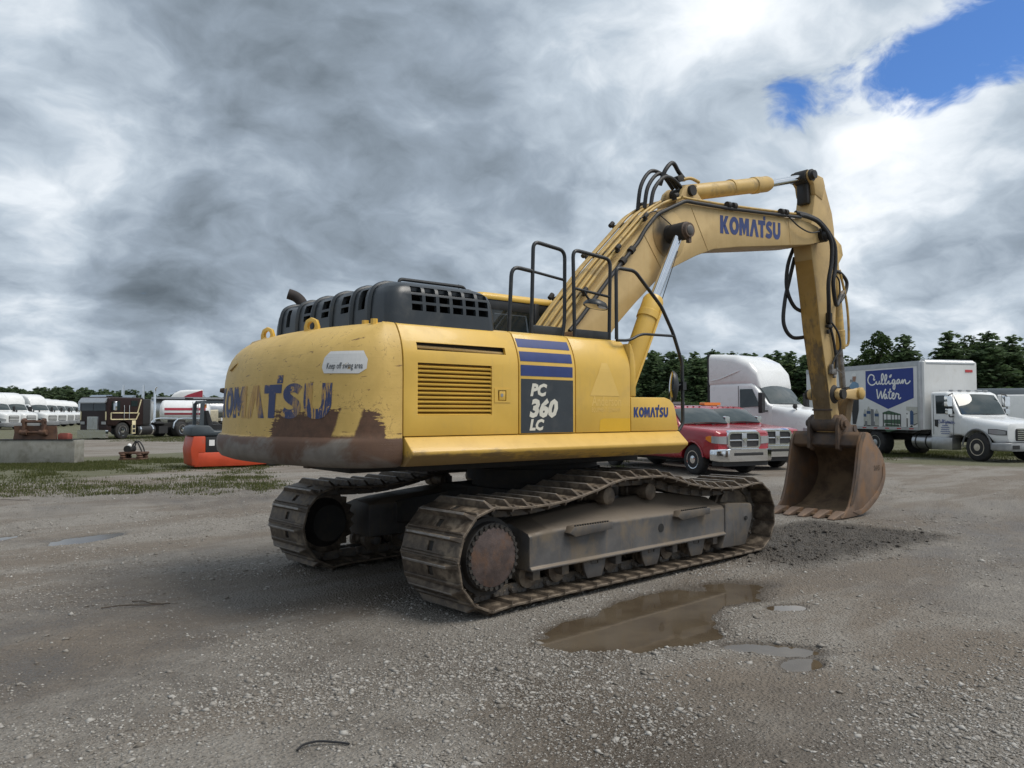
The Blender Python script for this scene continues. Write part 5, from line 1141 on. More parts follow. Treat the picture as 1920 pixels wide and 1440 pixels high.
for s in (-1, 1):
    quad('side_window', [(-.98, s*1.118, 1.68), (-1.80, s*1.128, 1.68), (-1.82, s*1.128, 2.36), (-1.24, s*1.118, 2.36)], m_win, BT, .02)
    for xs in (-1.03, -1.93): quad('door_seam', [(xs, s*1.142, .90), (xs+.016, s*1.142, .90), (xs+.016, s*1.14, 2.40), (xs, s*1.14, 2.40)], m_blk, BT, .006)
    quad('door_handle', [(-1.86, s*1.146, 1.22), (-1.72, s*1.146, 1.18), (-1.70, s*1.146, 1.46), (-1.87, s*1.146, 1.46)], m_blk, BT, .01)
    MB().tube(fillet([(-1.02, s*1.12, 1.58), (-1.00, s*1.34, 1.56), (-1.0, s*1.36, 2.36), (-1.05, s*1.12, 2.42)], .08), .022, 8).build('mirror_arm', m_blk, BT)
    MB().loft([rring(-.96, .11, 1.95, 2.32, .04), rring(-1.08, .13, 1.93, 2.34, .04)]).xf(Matrix.Translation((0, s*1.34, 0))).build('door_mirror', m_chr, BT)
    MB().loft([rring(-.96, .10, 1.66, 1.86, .04), rring(-1.06, .11, 1.65, 1.87, .04)]).xf(Matrix.Translation((0, s*1.34, 0))).build('spot_mirror', m_chr, BT)
    hl = band_on('headlamp', [(.93, s*.88), (.83, s*.965), (.70, s*1.06), (.46, s*1.115)], [(.96, 1.08), (.95, 1.11), (.95, 1.14), (.99, 1.14)], m_lamp, BT, .02)
    band_on('lamp_bezel', [(.95, s*.88), (.83, s*.955), (.70, s*1.05), (.42, s*1.11)], [(.94, 1.10), (.93, 1.13), (.93, 1.16), (.97, 1.16)], m_blk, BT, .012)
    wheel(BT, 0, s*1.17, .50, .28, s, mat('old cream wheel paint', (.55, .50, .40), .6, 0, .1, 6, (.30, .18, .08), .35, 5), .56, 10)
    wheel(BT, -4.9, s*1.22, .50, .27, s, m_alu, .56, 0, True, True)
    MB().tube([(.60*math.cos(R(a)), s*1.17, .50+.63*math.sin(R(a))) for a in range(-5, 186, 12)], .03, 6).build('arch_trim', m_gry, BT)
gr = MB().loft([rring(.97, .58, .74, 1.18, .08), rring(1.03, .56, .76, 1.16, .08)]).build('grille', m_blk, BT)
for k in range(6): MB().bb(1.01, 1.05, -.52, .52, .79+k*.065, .82+k*.065).build('grille_bar', m_chr, gr)
bm_ = MB().loft([rring(.62, 1.20, .40, .68, .06), rring(1.00, 1.10, .40, .68, .06), rring(1.13, .90, .40, .68, .05)]).build('bumper', mat('grey painted bumper', (.28, .285, .29), .4, .3), BT, smooth=45)
MB().bb(1.10, 1.145, -.85, -.55, .47, .60).build('bumper_slot', m_blk, bm_)
MB().bb(-8.9, .5, -.42, .42, .62, .92).build('chassis', m_und, BT); MB().bb(-8.8, -2.2, -1.15, 1.15, .92, 1.06).build('box_frame', m_und, BT)
tank = MB().rev((-2.05, -.85, .62), (-3.05, -.85, .62), [(0, .26), (.03, .29), (.97, .29), (1, .26)], 24).build('fuel_tank', m_alu, BT); MB().bb(-2.0, -1.05, -1.18, -.75, .36, .80).build('step_box', m_alu, BT, bevel=.015)
for xs in (-2.3, -2.8): MB().rev((xs, -.85, .62), (xs-.06, -.85, .62), [(0, .298), (1, .298)], 24).build('tank_strap', m_blk, tank)
m_box = mat('white box panel', (.66, .665, .66), .4, 0, .04, 1.5, (.50, .48, .43), .2, 1.5, streak=(.58, .56, .50))
box = MB().loft([rring(-2.22, 1.25, 1.08, 3.66, .03), rring(-2.30, 1.275, 1.06, 3.70, .03), rring(-9.2, 1.275, 1.06, 3.70, .03)]).build('cargo_box', m_box, BT)
for s in (-1, 1):
    MB().rev((-2.42, s*1.16, 1.06), (-2.42, s*1.16, 3.66), [(0, .17), (1, .17)], 20).build('corner_post', m_alu, box, smooth=60)
    MB().bb(-9.2, -2.42, s*1.262, s*1.290, 3.52, 3.71).build('top_rail', m_alu, box); MB().bb(-9.2, -2.42, s*1.262, s*1.288, 1.04, 1.16).build('bottom_rail', m_alu, box)
    for k in range(10): MB().bb(-2.75-k*.64-.22, -2.75-k*.64, s*1.285, s*1.292, 1.075, 1.115).build('reflector', m_redl, box)
MB().cyl((-2.38, -1.16, 3.60), (-2.38, 1.16, 3.60), .165, n=20).build('nose_radius', m_alu, box, smooth=60)
MB().bb(-2.222, -2.205, .70, 1.05, 3.28, 3.38).build('box_plate', m_redl, box)
for y in (-.8, -.4, 0, .4, .8): MB().box((-1.42, y, 2.54), (.12, .10, .06)).build('roof_marker', m_lamp, BT, bevel=.01)
MB().tube([(-1.75, -1.0, 2.56), (-1.75, 1.0, 2.56)], .015, 6).build('roof_rail', m_alu, BT)
MB().loft([rrect(-1.30, -1.0, .35, .75, .08, 1.55), rrect(-1.32, -1.1, .35, .75, .08, 2.1)]).build('driver_seat', m_blk, BT) if False else None
PX0, PX1 = -5.32, -2.72                                # pennant along the side
def side_pt(x, y, lift=.0):                            # crop pixels of the sign to the box side
    u = (x-555)/1090.; v_ = (y-(128-u*42))/(850.); return Vector((PX0+u*(PX1-PX0), -1.280-lift, 3.46-v_*1.72))
pen = decal('pennant', [(555, 128), (1645, 86), (1645, 665), (1080, 895), (555, 680)], [(4, 3, 2, 1, 0)], lambda a, b: side_pt(a, b), mat('royal blue print', (.012, .035, .22), .4, 0, .03), box)
def ribbon(strokes, w_, fn, name, m, par):
    M = MB()
    for st in strokes:
        q = catmull([(a, b, 0) for a, b in st], 5); L, Rr = [], []
        for i, p in enumerate(q):
            t = (q[min(i+1, len(q)-1)]-q[max(i-1, 0)]); t = t.normalized() if t.length > 0 else Vector((1, 0, 0)); n_ = Vector((-t.y, t.x, 0))*w_/2
            L.append(fn(p.x+n_.x, p.y+n_.y)); Rr.append(fn(p.x-n_.x, p.y-n_.y))
        M.add(L+Rr, [(i, i+1, len(L)+i+1, len(L)+i) for i in range(len(L)-1)])
    return M.build(name, m, par, smooth=0, fix=False)
CUL = [[(785, 290), (772, 318), (752, 300), (765, 250), (730, 212), (680, 208), (638, 245), (615, 310), (630, 370), (680, 412), (735, 415), (790, 385), (822, 338)],
       [(822, 338), (826, 388), (850, 402), (880, 370), (892, 335), (890, 380), (915, 402)], [(915, 402), (948, 350), (985, 250), (970, 192), (945, 222), (940, 330), (958, 398), (988, 398)],
       [(988, 398), (1022, 360), (1063, 262), (1050, 208), (1024, 240), (1018, 340), (1034, 398), (1062, 392)], [(1062, 392), (1110, 335), (1110, 380), (1135, 398), (1170, 370)],
       [(1120, 262), (1145, 230), (1168, 216), (1150, 255), (1122, 266)], [(1245, 322), (1215, 312), (1187, 342), (1192, 388), (1220, 388), (1246, 325), (1246, 400), (1240, 480), (1220, 503), (1203, 470), (1218, 420), (1292, 378)],
       [(1350, 318), (1320, 308), (1292, 342), (1298, 384), (1322, 386), (1350, 332), (1356, 378), (1382, 384)], [(1382, 384), (1412, 312), (1416, 388), (1450, 322), (1474, 322), (1482, 378), (1512, 392), (1555, 368), (1580, 332)]]
WAT = [[(822, 500), (836, 580), (850, 688), (882, 640), (922, 540), (932, 600), (946, 688), (985, 600), (1018, 525), (1036, 496)], [(1052, 612), (1022, 602), (997, 640), (1003, 682), (1026, 686), (1050, 622), (1056, 678), (1082, 680)],
       [(1140, 490), (1112, 600), (1108, 660), (1132, 688), (1168, 668)], [(1082, 566), (1170, 545)], [(1168, 668), (1210, 620), (1220, 582), (1192, 577), (1177, 630), (1192, 683), (1226, 684), (1256, 640)], [(1256, 640), (1272, 582), (1298, 592), (1326, 602), (1320, 658), (1340, 688), (1372, 660)]]
m_wpr = mat('plain white print', (.78, .78, .76), .5, 0, .02)
for w_, nm in ((CUL, 'Culligan'), (WAT, 'Water')): ribbon(w_, 26, lambda a, b: side_pt(a, b, .004), 'pennant_lettering', m_wpr, pen)
PR = lambda n, c: mat(n, c, .5, 0, .12, 6)
m_pg, m_pn, m_pgr, m_pk, m_psh, m_skin = PR('print pale grey', (.42, .42, .38)), PR('print navy', (.03, .07, .16)), PR('print green', (.045, .10, .055)), PR('print black', (.02, .02, .022)), PR('print shirt blue', (.17, .29, .42)), PR('print skin tone', (.33, .19, .13))
def flat(name, poly, m, lift=.003): return decal(name, poly, [tuple(range(len(poly)))], lambda a, b: side_pt(a, b, lift), m, box)
for x0, x1, yt in ((495, 560, 940), (570, 665, 880), (760, 862, 925)):        # printed water tanks
    mx = (x0+x1)/2; flat('tank_print', [(x0, 1290), (x1, 1290), (x1, yt+60), (mx+18, yt+8), (mx+14, yt-18), (mx-14, yt-18), (mx-18, yt+8), (x0, yt+60)], m_pg)
    flat('tank_print', [(x0, yt+130), (x1, yt+130), (x1, yt+70), (x0, yt+70)], m_pn, .005); flat('tank_print', [(x0, 1295), (x1, 1295), (x1, 1240), (x0, 1240)], m_pk, .005)
flat('tank_print', [(672, 1260), (742, 1260), (742, 915), (672, 905)], m_gry, .004); flat('tank_print', [(522, 1325), (582, 1325), (582, 1160), (522, 1160)], m_gry, .006); flat('tank_print', [(702, 1325), (766, 1325), (766, 1160), (702, 1160)], m_gry, .006)
flat('rack_print', [(925, 1245), (1050, 1355), (1380, 1275), (1260, 1190)], m_pgr)
for x0, x1, y0, y1 in ((955, 975, 970, 1250), (1040, 1058, 950, 1290), (1140, 1156, 945, 1270), (1215, 1230, 970, 1250), (1285, 1300, 980, 1240), (1345, 1362, 985, 1240)): flat('rack_print', [(x0, y1), (x1, y1), (x1, y0), (x0, y0)], m_pk, .005)
for p in ([(950, 1000), (1360, 1010), (1360, 985), (1090, 925), (950, 970)], [(985, 1180), (1350, 1180), (1350, 1090), (985, 1110)], [(1010, 1250), (1200, 1290), (1330, 1250), (1330, 1200), (1010, 1190)]): flat('rack_print', p, m_pgr, .004)
flat('rack_print', [(1485, 1330), (1505, 1330), (1505, 960), (1485, 960)], m_pk); flat('rack_print', [(1600, 1350), (1715, 1290), (1700, 1275), (1595, 1335)], m_pk); flat('rack_print', [(1560, 1180), (1632, 1180), (1632, 930), (1590, 900), (1560, 930)], m_pn)
flat('rack_print', [(1486, 1060), (1540, 1060), (1540, 985), (1486, 985)], m_wpr, .005); flat('rack_print', [(1632, 1195), (1715, 1150), (1715, 1138), (1632, 1180)], m_pk); flat('rack_print', [(1632, 985), (1715, 965), (1715, 955), (1632, 970)], m_pk)
flat('rack_print', [(1500, 1280), (1570, 1280), (1620, 1200), (1580, 1190)], m_pk); flat('rack_print', [(1640, 1200), (1720, 1160), (1720, 835), (1480, 835), (1480, 900), (1640, 960)], m_pg, .0015)
# printed worker in a blue shirt
flat('worker_print', [(115, 600), (130, 450), (230, 350), (255, 345), (300, 345), (375, 385), (405, 500), (410, 600)], m_psh); flat('worker_print', [(245, 345), (300, 345), (320, 260), (318, 225), (228, 225), (235, 300)], m_skin, .005)
flat('worker_print', [(200, 235), (330, 232), (320, 190), (285, 162), (240, 165), (212, 195)], m_wpr, .007); flat('worker_print', [(215, 1240), (300, 1240), (375, 950), (380, 600), (130, 600), (200, 900)], m_pk, .004)
for txt, x, z in (('Commercial', -8.0, 3.08), ('water treatment', -8.0, 2.78)):
    v, f = text_mesh(txt, .30, .004); decal('box_lettering', v, f, (lambda a, b, x=x, z=z: Vector((x+a*.92, -1.281, z+b))), m_pk, box) if False else None
for txt, x, z, sz in (('Commercial', -7.05, 3.02, .24), ('when', -6.62, 2.68, .30)):
    pass
for (txt, x, z, sz) in (('C', -7.62, 3.02, .26), ('ni', -6.25, 3.02, .26), ('W', -7.62, 2.66, .30), ('en', -6.30, 2.66, .32)):
    v, f = text_mesh(txt, sz, .004); decal('box_lettering', v, f, (lambda a, b, x=x, z=z: Vector((x+a*.9, -1.281, z+b))), m_pk, box)
m_dpr = PR('small blue print', (.07, .10, .28))
ribbon([[((a-600)*.00060-1.72, 1.40-(b-300)*.00060) for a, b in s_] for s_ in CUL], .016, lambda a, b: Vector((a, -1.148, b)), 'door_lettering', m_dpr, BT)
ribbon([[((a-800)*.00060-1.28, 1.37-(b-600)*.00060) for a, b in s_] for s_ in WAT], .014, lambda a, b: Vector((a, -1.148, b)), 'door_lettering', m_dpr, BT)
for k, (w0, w1) in enumerate(((-1.52, -1.26), (-1.58, -1.19), (-1.57, -1.20), (-1.60, -1.15), (-1.58, -1.18))):
    zz_ = 1.245-k*.075; ribbon([[(x, zz_+.008*((i*7) % 3-1)) for i, x in enumerate(np.linspace(w0, w1, 14))]], .020, lambda a, b: Vector((a, -1.148, b)), 'door_lettering', m_dpr, BT)
# ---- black cabover
CO = thing('cabover_truck', 'dark brown cabover truck with cream stripes and twin chrome stacks', 'truck', at_px(205, 51.2), R(-152))
cabm = MB().loft([rring(1.22, 1.12, .92, 2.62, .12), rring(1.16, 1.20, .90, 2.70, .12), rring(1.0, 1.22, .88, 2.74, .10), rring(-1.62, 1.22, .88, 2.74, .08)]).build('cab', m_brown, CO, smooth=40)
cut(cabm, [MB().cyl((0, s*.75, .55), (0, s*1.5, .55), .66, n=24) for s in (-1, 1)])
MB().loft([rring(-1.66, 1.20, .95, 2.66, .05), rring(-2.30, 1.18, .95, 2.66, .05)]).build('sleeper_rear', m_blk, CO)
MB().bb(-2.42, -2.31, -1.15, 1.15, .95, 2.64).build('rear_guard', m_alu, CO)
MB().prism([(1.20, 2.44), (1.42, 2.34), (1.42, 2.40), (1.18, 2.68)], -1.12, 1.12).build('sun_visor', m_alu, CO)
for y0, y1 in ((-1.02, -.02), (.02, 1.02)): MB().bb(1.20, 1.235, y0, y1, 1.86, 2.40).build('windscreen', m_win, CO)
MB().bb(.85, 1.205, -1.12, 1.12, .50, .93).build('front_panel', m_brown, CO, bevel=.02)
gr = MB().loft([rring(1.20, .46, .62, 1.50, .04), rring(1.30, .44, .64, 1.48, .04)]).build('grille', m_chr, CO); 
for k in range(7): MB().bb(1.295, 1.31, -.38+k*.125-.035, -.38+k*.125+.035, .68, 1.44).build('grille_mesh', m_alu, gr)
MB().loft([rring(1.18, 1.22, .12, .62, .05), rring(1.36, 1.20, .12, .62, .05)]).build('bumper', m_chr, CO)
for s in (-1, 1):
    quad('side_window', [(.95, s*1.232, 1.88), (.28, s*1.232, 1.88), (.28, s*1.232, 2.48), (.95, s*1.232, 2.48)], m_win, CO, .01)
    quad('sleeper_window', [(-.62, s*1.232, 2.16), (-1.15, s*1.232, 2.16), (-1.15, s*1.232, 2.52), (-.62, s*1.232, 2.52)], m_win, CO, .01)
    pt = lambda a, b: (a, s*1.2335, b)
    for st in ([(1.0, 1.30), (1.0, 1.72)], [(1.0, 1.72), (-1.15, 1.72), (-1.45, 2.62)], [(1.0, 1.30), (-1.05, 1.30), (-1.28, 1.72)]):
        MB().tube([pt(*q) for q in st], .045, 4).build('cream_stripe', m_cream, CO)
    for xs in (.0, -.42): MB().tube([(xs, s*1.29, 1.25), (xs, s*1.29, 2.22)], .022, 6).build('grab_rail', m_chr, CO)
    MB().loft([rring(.98, .08, 1.90, 2.44, .04), rring(.88, .10, 1.88, 2.46, .04)]).xf(Matrix.Translation((0, s*1.50, 0))).tube([(.93, s*1.2, 2.46), (.93, s*1.5, 2.46)], .02, 6).build('door_mirror', m_chr, CO)
    quad('headlamp', [(1.24, s*.72, .98), (1.24, s*1.05, .98), (1.24, s*1.05, 1.16), (1.24, s*.72, 1.16)], m_lamp, CO, .04)
    quad('front_stripe', [(1.235, s*1.02, 1.25), (1.235, s*1.10, 1.25), (1.235, s*1.10, 1.80), (1.235, s*1.00, 1.80)], m_cream, CO, .01)
    wheel(CO, 0, s*1.20, .55, .30, s, m_chr, .58, 10)
    for ax in (-5.3, -6.65): wheel(CO, ax, s*1.22, .55, .28, s, m_chr, .58, 0, True, True)
    st_ = MB().bb(-.72, -1.02, s*1.12, s*1.24, .34, 1.22).build('step_panel', m_cream, CO, bevel=.01)
    for z in (.44, .72): MB().bb(-.76, -.98, s*1.20, s*1.25, z, z+.20).build('step_hole', m_blk, st_)
    ft = MB().cyl((-1.25, s*.92, .58), (-2.75, s*.92, .58), .33, n=24).build('fuel_tank', m_blk, CO)
    for xs in (-1.42, -2.48): MB().rev((xs, s*.92, .58), (xs-.12, s*.92, .58), [(0, .345), (1, .345)], 24).build('tank_band', m_chr, ft)
    MB().rev((-1.95, s*.88, 2.3), (-1.95, s*.88, 3.62), [(0, .10), (1, .10)], 16).build('exhaust_stack', m_chr, CO)
    MB().tube([(-5.3+.70*math.cos(R(a)), s*1.10, .55+.70*math.sin(R(a))) for a in range(-10+95, 200, 12)] if False else [(-4.55, s*1.05, .62), (-4.66, s*1.05, 1.02), (-4.98, s*1.05, 1.28), (-5.5, s*1.05, 1.34), (-7.2, s*1.05, 1.32)], .05, 6).build('quarter_fender', m_chr, CO)
MB().bb(-7.4, .6, -.42, .42, .70, 1.02).bb(-4.4, -3.1, -.9, .9, .96, 1.02).build('chassis', m_und, CO)
MB().bb(-4.1, -3.3, .5, 1.0, .30, .80).build('battery_box', m_blk, CO); MB().bb(-6.4, -5.6, -.45, .45, 1.02, 1.22).build('fifth_wheel', m_dark, CO)
MB().bb(-.4, .9, -.7, .7, 2.76, 2.84).tube([(.6, -.9, 2.84), (.6, .9, 2.84)], .04, 8).build('roof_horn', m_chr, CO); MB().bb(-1.9, -1.5, -.5, .5, 2.74, 2.92).build('air_cleaner', m_chr, CO)
# ---- trucks and tanks behind the cabover
TK = thing('tank_truck', 'white tank truck with two red stripes behind the black cabover', 'tank truck', at_px(262, 61), R(158))
MB().loft([rring(.9, 1.15, .7, 2.60, .15), rring(-.9, 1.15, .7, 2.62, .12)]).build('cab', m_wht, TK); quad('side_window', [(.6, 1.16, 1.75), (-.1, 1.16, 1.75), (-.1, 1.16, 2.4), (.6, 1.16, 2.4)], m_win, TK, .02)
tk = MB().rev((-1.45, 0, 1.78), (-5.2, 0, 1.78), [(0, .2), (.015, .6), (.05, .88), (.10, .96), (.90, .96), (.95, .88), (.985, .6), (1, .2)], 36).build('tank', m_wht, TK, smooth=60)
for z0, z1 in ((1.92, 2.12), (1.58, 1.72)):
    ring = MB()
    a0, a1 = math.asin((z0-1.78)/.972), math.asin((z1-1.78)/.972)
    for s in (-1, 1):
        ring.add([(x, s*.972*math.cos(a), 1.78+.972*math.sin(a)) for x in (-1.85, -4.85) for a in np.linspace(a0, a1, 4)], [(i, i+1, i+5, i+4) for i in range(3)])
    ring.build('red_stripe', PR('red stripe', (.32, .02, .04)), tk)
MB().tube([(-3.9, .98, .9), (-3.9, .98, 2.6)], .03, 6).tube([(-4.3, .98, .9), (-4.3, .98, 2.6)], .03, 6).tube([(-3.9, .98, 1.3), (-4.3, .98, 1.3)], .02, 6).tube([(-3.9, .98, 2.0), (-4.3, .98, 2.0)], .02, 6).build('ladder', m_alu, TK)
MB().rev((-1.15, 1.0, .9), (-1.15, 1.0, 3.3), [(0, .12), (.6, .12), (.62, .09), (1, .09)], 14).tube(catmull([(-1.15, 1.0, 3.3), (-1.17, 1.0, 3.6), (-1.3, 1.0, 3.75)], 4), .09, 10).build('exhaust_stack', m_chr, TK)
MB().bb(-6.0, .8, -.4, .4, .55, .85).build('chassis', m_und, TK)
for s in (-1, 1):
    wheel(TK, 0, s*1.15, .52, .28, s, m_alu); [wheel(TK, ax, s*1.2, .52, .28, s, m_alu, .56, 0, True, True) for ax in (-4.3, -5.5)]
MB().tube([(-3.3, 0, 2.74), (-3.3, 0, 2.9), (-3.9, 0, 2.86)], .06, 8).build('filler_pipe', m_dark, TK)
T2 = thing('tank_trailer', 'long silver tank trailer parked beyond the red striped tank truck', 'trailer', at_px(372, 70), R(160))
MB().rev((4.0, 0, 2.0), (-4.2, 0, 2.0), [(0, .3), (.01, .8), (.04, 1.10), (.96, 1.10), (.99, .8), (1, .3)], 36).build('tank', m_alu, T2, smooth=60); MB().bb(-4, 3.6, -.5, .5, .75, 1.0).build('chassis', m_und, T2)
MB().bb(-3.8, 3.8, -1.12, 1.12, 2.95, 3.12).build('catwalk', m_alu, T2)
for s in (-1, 1): [wheel(T2, ax, s*1.2, .52, .28, s, m_alu, .56, 0, True, True) for ax in (-2.2, -3.4)]
T3 = tractor('tractor_truck', 'white tractor truck with red swoosh on its roof fairing beyond the tanks', at_px(292, 78), R(158), None, 4.05, -4.4, False)
for s in (-1, 1): MB().prism([(-1.9, 2.85), (-3.0, 3.55), (-4.3, 4.0), (-4.4, 4.0), (-4.4, 2.85)], s*1.235, s*1.262).build('red_swoosh', PR('red fairing paint', (.33, .03, .05)), T3)
T4 = thing('flatbed_truck', 'pale flatbed truck half hidden behind the forklift', 'truck', at_px(400, 66), R(170))
MB().loft([rring(1.4, 1.0, .8, 1.9, .1), rring(-.2, 1.05, .8, 2.0, .1)]).build('cab', PR('cream paint', (.5, .45, .33)), T4); MB().bb(-4.5, -.4, -1.2, 1.2, 1.05, 1.30).build('bed', m_wht, T4); MB().bb(-4.3, 1.0, -.4, .4, .5, .85).build('chassis', m_und, T4)
for s in (-1, 1): wheel(T4, .6, s*1.1, .48, .26, s, m_alu); wheel(T4, -3.4, s*1.15, .48, .26, s, m_alu, .56, 0, True, True)
# ---- far right
T5 = thing('tank_trailer', 'dark grey tank trailer at the right edge under the trees', 'trailer', (40.3, 3.6, 0), R(-60))
MB().rev((5.0, 0, 1.95), (-4.2, 0, 1.95), [(0, .3), (.01, .75), (.04, 1.02), (.96, 1.02), (.99, .75), (1, .3)], 32).build('tank', m_slate, T5, smooth=60); MB().bb(-4, 4.5, -.5, .5, .7, 1.0).build('chassis', m_und, T5)
MB().tube([(2.2, 0, 2.95), (2.0, 0, 3.2), (1.6, 0, 3.25), (1.3, 0, 3.0)], .14, 8).build('vent_pipe', m_und, T5); MB().cyl((-.6, 0, 2.9), (-.6, 0, 3.35), .10, n=10).build('valve_post', m_alu, T5)
for s in (-1, 1): [wheel(T5, ax, s*1.15, .52, .28, s, m_alu, .56, 0, True, True) for ax in (-2.2, -3.4)]; MB().bb(2.7, 2.85, s*.7, s*.85, .0, .75).build('landing_leg', m_und, T5)
T6 = thing('cargo_trailer', 'small white box trailer in front of the grey tank trailer', 'trailer', (36.2, 3.9, 0), R(-60))
MB().loft([rring(2.2, 1.0, .5, 2.55, .05), rring(-1.6, 1.0, .5, 2.55, .05)]).build('box', m_wht, T6); MB().bb(2.19, 2.22, -.35, .35, .6, 2.2).build('door', m_box, T6); MB().tube([(2.2, 0, .55), (3.4, 0, .50)], .05, 6).build('drawbar', m_und, T6)
MB().bb(2.202, 2.235, -1.0, -.93, .6, 2.5).build('corner_trim', m_alu, T6); [wheel(T6, ax, s*1.08, .36, .22, s, m_alu) for s in (-1, 1) for ax in (-.4, .4)]; MB().bb(3.3, 3.4, -.05, .05, 0, .5).build('jack_stand', m_und, T6)
T7 = thing('parked_car', 'silver car beside the box truck hood, mostly out of the photo', 'car', (29.6, .85, 0), R(-116))
bd = MB().loft([rring(2.1, .75, .35, .75, .12), rring(1.8, .88, .25, .88, .14), rring(.6, .92, .22, 1.0, .14), rring(-1.6, .92, .22, 1.05, .14), rring(-2.2, .82, .35, 1.0, .14)]).build('body', mat('silver car paint', (.42, .45, .47), .25, .4, .03, coat=.5), T7, smooth=60)
MB().loft([rrect(-1.9, .85, -.85, .85, .2, .98), rrect(-1.3, .05, -.68, .68, .25, 1.55), rrect(-1.1, -.2, -.55, .55, .25, 1.60)]).build('glasshouse', m_winl, T7, smooth=40); MB().loft([rrect(-1.32, .0, -.67, .67, .25, 1.565), rrect(-1.1, -.2, -.5, .5, .25, 1.62)]).build('roof', bd.data.materials[0], T7, smooth=50)
[wheel(T7, ax, s*.90, .33, .20, s, m_alu) for s in (-1, 1) for ax in (-1.35, 1.35)]
# ---- forklift
FK = thing('forklift', 'orange red electric forklift with grey overhead guard behind the counterweight', 'forklift', (3.52, 17.78, 0), R(-8))
bs = MB().prism([(-.98, .06), (-1.0, .40), (-.88, .50), (1.45, .50), (1.75, .42), (1.75, .10), (.6, .05)], -.56, .56).build('chassis', m_fork, FK, bevel=.03)
MB().prism([(-1.05, .10), (-1.10, .60), (-1.02, 1.0), (-.66, 1.0), (-.66, .48), (-.85, .48), (-.85, .10)], -.57, .57).build('rear_weight', m_fork, FK, bevel=.04)
MB().bb(-.655, .95, -.55, .55, .50, .98).build('battery_bay', m_blk, FK, bevel=.01); MB().bb(-.56, -.40, -.565, -.552, .70, .88).build('decal_plate', m_wpr, FK)
em = MB().prism([(-.18, 0), (0, .05), (.18, 0), (0, -.05)], -.567, -.556).prism([(-.04, -.13), (.04, -.13), (.04, .13), (-.04, .13)], -.570, -.558).build('emblem', m_wpr, FK); em.location = (-.02, 0, .62)
MB().prism([(-1.10, 1.0), (-1.08, 1.28), (-.9, 1.34), (-.55, 1.32), (-.4, 1.16), (1.15, 1.16), (1.25, 1.0)], -.58, .58).build('hood', m_slate, FK, bevel=.05)
for s in (-1, 1):
    MB().tube([(-.78, s*.50, 1.2), (-.76, s*.50, 1.98), (-.68, s*.48, 2.05)], .07, 4).build('guard_post', m_slate, FK); MB().tube([(1.05, s*.50, 1.1), (.70, s*.48, 2.05)], .045, 4).build('guard_post', m_slate, FK)
    wheel(FK, 1.35, s*.56, .26, .2, s, m_slate, .6, 6); MB().bb(1.70, 1.82, s*.18, s*.30, .05, 2.05).build('mast_rail', m_und, FK)
    MB().bb(1.85, 2.95, s*.22, s*.34, .04, .09).build('fork', m_und, FK)
wheel(FK, -.45, -.20, .22, .18, -1, m_slate, .6, 0)
gd = MB().bb(-.74, .78, -.52, -.46, 2.0, 2.08).bb(-.74, .78, .46, .52, 2.0, 2.08).bb(-.74, -.66, -.52, .52, 2.0, 2.08).bb(.72, .78, -.52, .52, 2.0, 2.08).build('overhead_guard', m_slate, FK)
for k in range(7): MB().bb(-.52, .72, -.42+k*.14-.02, -.42+k*.14+.02, 2.03, 2.06).build('guard_bar', m_slate, gd)
MB().loft([rrect(-.50, .05, -.26, .26, .08, 1.18), rrect(-.50, .05, -.26, .26, .08, 1.34)]).loft([rrect(-.55, -.35, -.26, .26, .07, 1.30), rrect(-.66, -.50, -.22, .22, .06, 1.78)]).build('seat', m_blk, FK)
MB().tube([(.78, 0, 1.16), (.55, 0, 1.50)], .03, 8).tube([(.55+.17*math.cos(a)*.4, .17*math.sin(a), 1.50+.17*math.cos(a)*.6) for a in np.linspace(0, 6.28, 18)], .016, 6).build('steering_wheel', m_blk, FK)
MB().cyl((-.66, -.42, 1.86), (-.66, -.42, 1.98), .045, n=10).build('tail_lamp', m_amber, FK)
# ---- concrete block and scrap
CB = tag(MB().bb(-3.2, 0, -.30, .30, 0, .79).build('concrete_block', m_conc, None, bevel=.02), 'long grey concrete block carrying rusty scrap at left', 'concrete block')
a_ = math.atan2(22.75-24.78, .85+1.367); CB.location = (.66, 22.95, 0); CB.rotation_euler[2] = a_
def on_block(u, v_=0., z=.79):
    c_, s_ = math.cos(a_), math.sin(a_); return (.66+u*c_-v_*s_, 22.95+u*s_+v_*c_, z)
sp1 = tag(MB().bb(-1.6, 1.05, -.32, .28, 0, .022).build('steel_plate', m_und, None), 'dark steel plate lying flat on the concrete block', 'steel plate'); sp1.location = on_block(-1.1); sp1.rotation_euler[2] = a_
BL = thing('dozer_blade', 'rusty brown blade with lugs lying on the concrete block', 'blade', on_block(-1.42, 0, .812), a_)
MB().prism([(-.22, 0), (-.16, .22), (-.20, .46), (-.14, .46), (-.09, .22), (-.12, 0)], -.72, .72).xf(Matrix.Rotation(R(90), 4, 'Z')).build('blade', m_scrap, BL, bevel=.01)
for s in (-1, 1):
    MB().prism([(-.34, .18), (-.20, .10), (-.16, .42), (-.16, .68), (-.24, .72), (-.32, .66), (-.30, .45)], s*.33-.05, s*.33+.05).xf(Matrix.Rotation(R(90), 4, 'Z')).build('lug', m_scrap, BL, bevel=.01)
    MB().cyl((s*.33-.12, -.26, .24), (s*.33+.12, -.26, .24), .09, n=14).build('pin_boss', m_scrap, BL)
MB().cyl((-.33, -.26, .24), (.33, -.26, .24), .035, n=10).build('pin', m_scrap, BL); MB().cyl((-.42, -.26, .60), (.42, -.26, .60), .045, n=10).build('cross_tube', m_scrap, BL)
